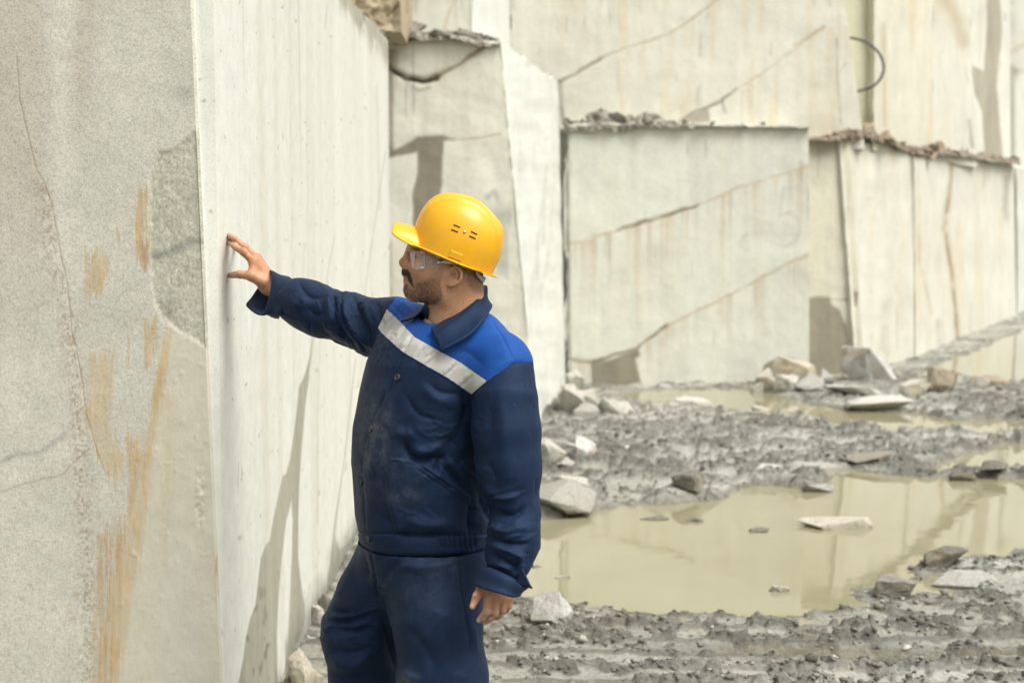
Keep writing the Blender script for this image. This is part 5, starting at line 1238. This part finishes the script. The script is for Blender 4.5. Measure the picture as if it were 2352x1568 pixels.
def body_f(p):
    core = smin(cap(p, HD(1445, 1700, -.01), PC(990, 1000, 3.80), .06, .10), cap(p, PC(990, 1000, 3.80), hips_c, .10, .10), .05)
    core = smin(core, chain(p, [NB + A3(0, 0, -.03), LS, PC(1168, 1080, 3.60), PC(1172, 1260, 3.545), wl_], [.05, .045, .040, .030, .026]), .03)
    core = smin(core, chain(p, [NB + A3(0, 0, -.03), RS, PC(750, 720, 4.065), RHW], [.05, .045, .036, .026]), .03)
    core = smin(core, chain(p, [hips_c, nl_p[0], nl_p[3], nl_p[4], nl_p[4] + A3(0, 0, -.05)], [.10, .08, .055, .045, .04]), .03)
    core = smin(core, chain(p, [hips_c, fl_p[0], fl_p[2], fl_p[4], fl_p[4] + A3(0, 0, -.05)], [.10, .08, .055, .045, .04]), .03)
    out = core.copy()
    def local(fn, lo, hi, k):
        m = ((p > A3(*lo)) & (p < A3(*hi))).all(1)
        if m.any(): out[m] = smin(out[m], fn(p[m]), k)
    local(head_f, (-.46, 3.55, 1.38), (.12, 3.95, 1.98), .02)
    lc = LH(900, 600, 3.48); local(lhand_f, lc - .16, lc + .16, .012)
    rc = RH(500, 700, 4.19); local(rhand_f, rc - .2, rc + .2, .012)
    return out
V, F = surface(body_f, (-.90, 3.38, .10), (.24, 4.36, 1.86), .0021)
V = relax(V, F, 2, .45); N = vnormals(V, F)
px, py = proj(V)
hx, hy = (px - 869.75) / .1172, (py - 551.25) / .1172
hd = V[:, 2] > 1.42; lat = np.abs(V[:, 1] - 3.75)
hn = fbm(V * 60, 3, 401); hn2 = fbm(V * 20, 3, 402)
SK = np.array([.46, .245, .135])
col = SK * (1 + .10 * hn2)[:, None]
col = np.where(hd[:, None] & (hx < 700)[:, None] & (hy > 250)[:, None] & (hy < 620)[:, None], col * np.array([1.0, .88, .84]), col)
far_ok = hd
beard = np.zeros(len(V))
for pts, a, soft in (([(440, 585), (500, 548), (570, 566), (625, 640), (655, 760), (700, 900), (720, 980), (640, 900), (590, 800), (560, 708), (500, 690), (440, 660)], .95, 22),
                     ([(440, 880), (560, 900), (640, 930), (700, 960), (720, 880), (800, 800), (900, 770), (1060, 700), (1130, 620), (1190, 520), (1270, 520), (1260, 640), (1235, 780), (1225, 900), (1255, 1050), (1255, 1180), (1100, 1270), (900, 1270), (700, 1200), (500, 1100)], .68, 45),
                     ([(500, 850), (560, 850), (600, 900), (560, 960), (480, 960)], .8, 20)):
    beard = np.maximum(beard, a * sstep(soft, -soft, poly_sd(hx + 30 * hn, hy + 30 * hn, pts)))
beard = np.where((hx > 700) & (hy < 1000) & (hy > 480), beard * np.interp(hy, [480, 700, 1000], [.45, .6, 1.0]), beard)
scalp = sstep(60, -60, poly_sd(hx + 25 * hn, hy + 25 * hn, [(1180, 430), (1300, 440), (1480, 455), (1650, 540), (1710, 720), (1745, 900), (1880, 1040), (2400, 1000), (2400, -800), (700, -800), (640, 20), (900, 100), (1000, 330)])) * .62
beard = np.where(hd, np.maximum(beard, scalp), 0)
def tint(cx, cy, rx, ry, c, a):
    global col
    w = a * np.exp(-(((hx - cx) / rx) ** 2 + ((hy - cy) / ry) ** 2)) * hd; col = lerp(col, c, w)
tint(540, 690, 55, 45, (.22, .10, .08), .8); tint(545, 785, 60, 40, (.25, .12, .095), .8); tint(560, 742, 60, 12, (.06, .03, .025), .8)
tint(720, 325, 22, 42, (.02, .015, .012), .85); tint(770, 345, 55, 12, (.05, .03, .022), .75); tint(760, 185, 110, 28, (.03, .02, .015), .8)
tint(1450, 670, 60, 70, (.20, .085, .05), .6); tint(1600, 620, 40, 120, (.50, .26, .17), .4); tint(540, 522, 40, 14, (.10, .04, .03), .7); tint(800, 400, 120, 50, (.30, .15, .10), .4)
for mx, my in ((1305, 1380), (1420, 1450), (1660, 1220), (1305, 1300)): tint(mx, my, 10, 10, (.05, .025, .02), .9)
lx, ly = (px - 1041.25) / .09764, (py - 1316.9) / .09764; rx_, ry_ = (px - 508.4) / .11716, (py - 520.6) / .11716
dust = np.zeros(len(V))
hl = (px > 1075) & (py > 1330) & (V[:, 2] < 1.1); hr = (px < 640) & (V[:, 2] > 1.2)
dust[hl] = (.42 * sstep(700, 1000, ly) + .06)[hl]; dust[hr] = (.30 * sstep(450, 150, rx_) + .04)[hr]
def nail(mask, X_, Y_, cx, cy, rx, ry, c=(.55, .36, .28), a=.75):
    global col
    col = lerp(col, c, a * sstep(1.3, .7, np.hypot((X_ - cx) / rx, (Y_ - cy) / ry)) * mask)
nail(hl, lx, ly, 425, 760, 45, 70); nail(hl, lx, ly, 590, 1080, 45, 55, (.62, .55, .46)); nail(hl, lx, ly, 850, 1030, 60, 45, (.58, .46, .36), .6); nail(hr, rx_, ry_, 200, 940, 40, 40, (.58, .36, .30), .6)
for (x, y, rx0, ry0) in ((500, 560, 60, 30), (330, 950, 30, 40)): pass
knd = np.zeros(len(V))
for cx, cy in ((800, 900), (985, 940), (1165, 860), (520, 560)):
    knd = np.maximum(knd, np.exp(-(((lx - cx) / 85) ** 2 + ((ly - cy) / 55) ** 2)) * hl)
for cx, cy in ((400, 450), (330, 950), (250, 260)): knd = np.maximum(knd, np.exp(-(((rx_ - cx) / 55) ** 2 + ((ry_ - cy) / 45) ** 2)) * hr)
col = lerp(col, [.20, .095, .055], .5 * knd)
col = np.where(hr[:, None] | hl[:, None], col * np.array([1.0, .97, .95]), col)
V = V + N * (np.where(beard > .3, .0008 * fbm(V * 420, 2, 5), 0) + .0004 * hn)[:, None]
body = pobj('body', V, F, M_SKIN, man, col=col, attrs={'beard': beard, 'dust': dust})
# moustache and beard hairs
t = NT('beard_hair'); t.set(Base_Color=(.016, .012, .009, 1), Roughness=.5); M_HAIR = t.m
rs = np.random.RandomState(3)
cand = np.where(hd & (beard > .45) & (hx < 1270) & (hy > 480))[0]; w = beard[cand] ** 2; pick = cand[rs.choice(len(cand), 9000, p=w / w.sum())]
L_ = .0035 + .004 * rs.rand(len(pick)) * beard[pick]; dirn = N[pick] * .55 + np.array([.15, 0, -.75]) + rs.normal(0, .25, (len(pick), 3)); dirn /= np.linalg.norm(dirn, axis=1, keepdims=True)
sd_ = np.cross(dirn, rs.normal(0, 1, (len(pick), 3))); sd_ /= np.linalg.norm(sd_, axis=1, keepdims=True)
b0 = V[pick] - N[pick] * .0005; a_, c_, e_ = b0 + sd_ * .00022, b0 - sd_ * .00022, b0 + dirn * L_[:, None]
HV = np.stack([a_, c_, e_], 1).reshape(-1, 3); HF = np.arange(len(HV)).reshape(-1, 3)
o = pobj('beard', HV, HF, M_HAIR, man); o['kind'] = 'stuff'
tag(man, 'bearded man in navy and blue work clothes, one palm resting on the tall stone block', 'person')

# ---------------------------------------------------------------- hard hat
t = NT('yellow_plastic'); c = t.mix(t.ramp(t.noise(38, 7, .75), [(.44, 0.0), (.72, .42)]), (.75, .375, .003), (.58, .33, .05)); t.color(c)
t.set(Roughness=.33, Specular_IOR_Level=.42, Coat_Weight=.08, Coat_Roughness=.12); t.bump(t.noise(14, 3), .04, .004); M_YEL = t.m
t = NT('black_slot'); t.set(Base_Color=(.006, .006, .006, 1), Roughness=.7); M_SLOT = t.m
t = NT('white_plastic'); t.set(Base_Color=(.55, .55, .50, 1), Roughness=.5); M_WHITE = t.m
t = NT('steel'); t.set(Base_Color=(.45, .44, .42, 1), Roughness=.4, Metallic=.9); M_STEEL = t.m
KM = 3181.0; FH, UH = np.array([-.923, 0, .384]), np.array([.384, 0, .923]); LATH = np.array([0, -1.0, 0])
HO = P(796.25 + 910 * .27344, 398.1 + 730 * .27344, 3.75)
def hp(a, w, b): return HO + FH * a + LATH * w + UH * b
prof_f = [(.124, 0), (.127, .03), (.131, .07), (.129, .094), (.116, .1236), (.088, .147), (.053, .160), (.010, .1630)]
prof_b = [(-.103, 0), (-.105, .03), (-.105, .060), (-.100, .086), (-.091, .109), (-.072, .129), (-.037, .148), (.010, .1630)]
C0 = .010
def polar(pr):
    ph = [math.atan2(b, abs(a - C0) + 1e-9) for a, b in pr]; r = [math.hypot(a - C0, b) for a, b in pr]; return ph, r
pf, rf = polar(prof_f); pb, rb = polar(prof_b)
def sm_interp(x, xs, ys):                                                        # smooth the profile a little
    return np.mean([np.interp(np.clip(x + d, 0, math.pi / 2), xs, ys) for d in np.linspace(-.10, .10, 9)], axis=0)
def dome(th, ph):
    r_l = np.where(np.cos(th) >= 0, sm_interp(ph, pf, rf), sm_interp(ph, pb, rb))
    c, s = np.cos(ph), np.sin(ph)
    r_s = (np.abs(c / .101) ** 2.6 + np.abs(s / .163) ** 2.6) ** (-1 / 2.6)
    r = (np.cos(th) ** 2 / r_l ** 2 + np.sin(th) ** 2 / r_s ** 2) ** -.5
    a, w, b = r * c * np.cos(th) + C0, r * c * np.sin(th), r * s
    top = sstep(.060, .100, b) * sstep(.135, .10, a) * sstep(-.098, -.075, a)
    rid = .0060 * sstep(.022, .017, np.abs(w)) + .0042 * sstep(.011, .007, np.abs(np.abs(w) - .042))
    k = 1 + rid * top / np.maximum(r, .05)
    return (a - C0) * k + C0, w * k, b * k
nt_, np_ = 160, 56
TH, PH = np.meshgrid(np.linspace(0, 2 * math.pi, nt_, endpoint=False), np.linspace(0, math.pi / 2 - 1e-4, np_), indexing='ij')
a, w, b = dome(TH, PH)
VV = HO + a[..., None] * FH + w[..., None] * LATH + b[..., None] * UH
ix = np.arange(nt_ * np_).reshape(nt_, np_)
FF = np.stack([ix[:, :-1], np.roll(ix, -1, 0)[:, :-1], np.roll(ix, -1, 0)[:, 1:], ix[:, 1:]], -1).reshape(-1, 4)
hat = empty('hard_hat', tuple(HO)); hatinv = Matrix.Translation(-Vector(HO))
def hobj(name, V_, F_, mat, smooth=True, parent=None):
    o = mesh_obj(name, V_, F_, mat, smooth=smooth); o.parent = parent or hat; o.matrix_parent_inverse = hatinv if parent is None else Matrix.Identity(4); return o
shell = hobj('shell', VV.reshape(-1, 3), FF[:, ::-1], M_YEL); thick(shell, .0025, 0)
# rim with the peak in front and the lip behind
th = np.linspace(0, 2 * math.pi, 200, endpoint=False); tn = (th + math.pi) % (2 * math.pi) - math.pi
pk = sstep(math.radians(47), math.radians(36), np.abs(tn)); bk = sstep(math.radians(105), math.radians(160), np.abs(tn))
arch = np.clip(1 - (np.abs(tn) / .72) ** 2.4, 0, 1) * pk
a0, w0, b0_ = dome(th, np.full_like(th, .02))
rows = []
ur, uw = (a0 - C0), w0; ln = np.hypot(ur, uw); ur, uw = ur / ln, uw / ln
uw = uw * (1 - .75 * pk); ur = ur * (1 - pk) + pk
for q in (0, .12, .3, .5, .7, .86, .95, 1.0):
    wd = (.0065 + pk * np.maximum(.186 - .012 * (tn / .63) ** 2 - a0 - .0065, 0) + .009 * bk) * q - .002 * (q == 0)
    bb = -.001 + arch * (.042 - .004 * q - .006 * q * q) + (.004 * q * q) * bk - .0025 * (q > .9) * (1 - bk) + .002 * (1 - pk) * (1 - q)
    rows.append(HO + (a0 + ur * wd)[:, None] * FH + (w0 + uw * wd)[:, None] * LATH + bb[:, None] * UH)
VV, FF = strip(rows, True); o = hobj('peak', VV, [f[::-1] for f in FF], M_YEL); thick(o, .0032, 0)
o['label'] = 'curved peak and rim of the hard hat'
def dome_at(cx, cy):                                                             # point of the shell seen at a spot of the close-up
    X, Z = (796.25 + cx * .27344, 398.1 + cy * .27344); t_ = np.linspace(.35, math.pi - .35, 160); p_ = np.linspace(.02, 1.3, 120); T, Pp = np.meshgrid(t_, p_, indexing='ij')
    a, w, b = dome(T, Pp); Q = HO + a[..., None] * FH + w[..., None] * LATH + b[..., None] * UH
    x, y = proj(Q); i = np.unravel_index(np.argmin(np.hypot(x - X, y - Z)), x.shape); c = Q[i]
    n = np.cross(Q[min(i[0] + 1, 159), i[1]] - Q[i[0] - 1, i[1]], Q[i[0], min(i[1] + 1, 119)] - Q[i[0], max(i[1] - 1, 0)]); n /= np.linalg.norm(n)
    return c, n if n[1] < 0 else -n
def box_at(c, n, along, l, h, d, bev=.3):
    al = along - n * (along @ n); al /= np.linalg.norm(al); up = np.cross(n, al); vv = []
    for z in (-d, d * .6, d):
        k = 1 if z < d else .86
        for sx, sy in ((-1, -1), (1, -1), (1, 1), (-1, 1)): vv.append(c + al * sx * l / 2 * k + up * sy * h / 2 * k + n * z)
    ff = [(i, (i + 1) % 4, 4 + (i + 1) % 4, 4 + i) for i in range(4)] + [(4 + i, 4 + (i + 1) % 4, 8 + (i + 1) % 4, 8 + i) for i in range(4)] + [(8, 9, 10, 11)]
    return vv, ff
for sxy in ((922, 445), (908, 482), (1068, 504), (1055, 540)):
    c, n = dome_at(*sxy); vv, ff = box_at(c, n, FH, .0185, .0036, .0022); hobj('vent_slot', vv, ff, M_SLOT, smooth=False)
c, n = dome_at(990, 495); vv, ff = disc(c, n, .0036, [(1, -.001), (1, .002), (.8, .0034), (.05, .0036)], 16); hobj('rivet', vv, ff, M_STEEL)
c, n = dome_at(915, 692); vv, ff = box_at(c, n, FH, .034, .018, .0034); o = hobj('side_slot', vv, ff, M_YEL, smooth=False)
# nape strap of the harness
ns = [P(796.25 + x * .27344, 398.1 + y * .27344, Y) for x, y, Y in ((1085, 800, 3.690), (1110, 830, 3.700), (1150, 868, 3.725), (1168, 880, 3.75), (1160, 872, 3.79), (1130, 850, 3.82))]
ne = [P(796.25 + x * .27344, 398.1 + y * .27344, Y) for x, y, Y in ((1088, 845, 3.692), (1112, 880, 3.702), (1140, 910, 3.725), (1150, 915, 3.75), (1145, 905, 3.79), (1125, 880, 3.82))]
VV, FF = strip([catmull(ns, 6), catmull(ne, 6)]); thick(hobj('nape_strap', VV, FF, M_WHITE), .002, 0)
tag(hat, 'yellow hard hat with black side vent slots on the man\'s head', 'hard hat')

# ---------------------------------------------------------------- safety glasses
t = NT('clear_plastic'); t.set(Base_Color=(.86, .88, .88, 1), Roughness=.06, Alpha=.06, Specular_IOR_Level=.3); M_CLR = t.m
t = NT('lens_plastic'); t.set(Base_Color=(.85, .86, .88, 1), Roughness=.05, Alpha=.30, Specular_IOR_Level=.5); M_LENS = t.m
t = NT('frosted_plastic'); t.set(Base_Color=(.72, .66, .60, 1), Roughness=.3, Alpha=.5); M_FROST = t.m
t = NT('temple_plastic'); t.set(Base_Color=(.62, .66, .60, 1), Roughness=.3); M_TEMP = t.m
G0 = HD(760, 380, 0); gl = empty('safety_glasses', tuple(map(float, G0))); glinv = Matrix.Translation(-Vector(map(float, G0)))
def gobj(name, V_, F_, mat, smooth=True, parent=None):
    o = mesh_obj(name, V_, F_, mat, smooth=smooth); o.parent = parent or gl; o.matrix_parent_inverse = glinv if parent is None else Matrix.Identity(4); return o
tops, bots = [], []
for q in np.linspace(-1, 1, 25):
    s = abs(q); x_ = 575 + 125 * s ** 2.6; lt = .069 * q
    tops.append(HD(x_ + 10, 70 + 155 * s, lt)); bots.append(HD(x_ + 85 * (1 - s) - 20 * s, 545 + 15 * s - 190 * max(0, 1 - abs(q) / .28) ** 1.5, lt))
rows = [np.array(tops) + (np.array(bots) - np.array(tops)) * k for k in np.linspace(0, 1, 8)]
VV, FF = strip(rows); thick(gobj('lens', VV, FF, M_LENS), .002, 0)
for sgn in (1, -1):
    side = lambda L: [HD(x, y, sgn * l) for x, y, l in L]
    pa = side([(705, 228, .068), (885, 240, .074), (890, 558, .074), (690, 560, .068)]); VV, FF = strip([[pa[0], pa[1]], [pa[3], pa[2]]]); sh = thick(gobj('side_shield', VV, FF, M_CLR), .0018, 0)
    pb_ = side([(905, 240, .0745), (1190, 335, .0775), (1195, 500, .0775), (905, 556, .0745)]); VV, FF = strip([[pb_[0], pb_[1]], [pb_[3], pb_[2]]]); sh2 = thick(gobj('vented_shield', VV, FF, M_CLR), .0018, 0)
    for a_, b_ in (((885, 236, .0755), (893, 562, .0755)), ((908, 238, .0755), (902, 560, .0755)), ((705, 228, .069), (885, 238, .0755)), ((690, 561, .069), (902, 560, .0755)), ((908, 240, .0755), (1195, 335, .0785)), ((902, 557, .0755), (1200, 502, .0785))):
        v_, f_ = tube([HD(a_[0], a_[1], sgn * a_[2]), HD(b_[0], b_[1], sgn * b_[2])], .0011, 6); gobj('frame_edge', v_, f_, M_FROST)
    for x in (955, 995, 1035, 1072, 1110, 1148):
        v_, f_ = tube([HD(x, 318 + (x - 955) * .16, sgn * .0765), HD(x - 12, 518 - (x - 955) * .18, sgn * .0765)], .0008, 5); gobj('vent_bar', v_, f_, M_FROST, parent=sh2)
    for a_, b_ in (((950, 318), (1150, 350)), ((940, 520), (1140, 482))):
        v_, f_ = tube([HD(a_[0], a_[1], sgn * .0765), HD(b_[0], b_[1], sgn * .0765)], .0008, 5); gobj('vent_bar', v_, f_, M_FROST, parent=sh2)
    for cx, cy in ((860, 240), (855, 540)):
        v_, f_ = tube([HD(cx - 45, cy, sgn * .0762), HD(cx + 40, cy + 4, sgn * .0768)], .0026, 8); gobj('hinge', v_, f_, M_FROST)
    up_ = side([(1150, 400, .0785), (1215, 436, .080), (1255, 408, .081), (1310, 398, .082), (1370, 404, .083), (1440, 458, .084), (1520, 500, .086)])
    dn_ = side([(1150, 470, .0785), (1212, 450, .080), (1255, 452, .081), (1310, 457, .082), (1370, 462, .083), (1440, 468, .084), (1520, 510, .086)])
    VV, FF = strip([up_, dn_]); tp = thick(gobj('temple', VV, FF, M_TEMP), .003, 0)
    arm = catmull([HD(1500, 505, sgn * .086), HD(1620, 580, sgn * .083), HD(1690, 660, sgn * .080), HD(1735, 715, sgn * .078)], 6); v_, f_ = tube(arm, .0014, 6); gobj('ear_piece', v_, f_, M_CLR)
    v_, f_ = tube([HD(1125, 325, sgn * .079), HD(1205, 345, sgn * .0805)], .0042, 8); gobj('clip', v_, f_, M_FROST)
tag(gl, 'clear safety glasses with vented side shields over the man\'s eyes', 'safety glasses')
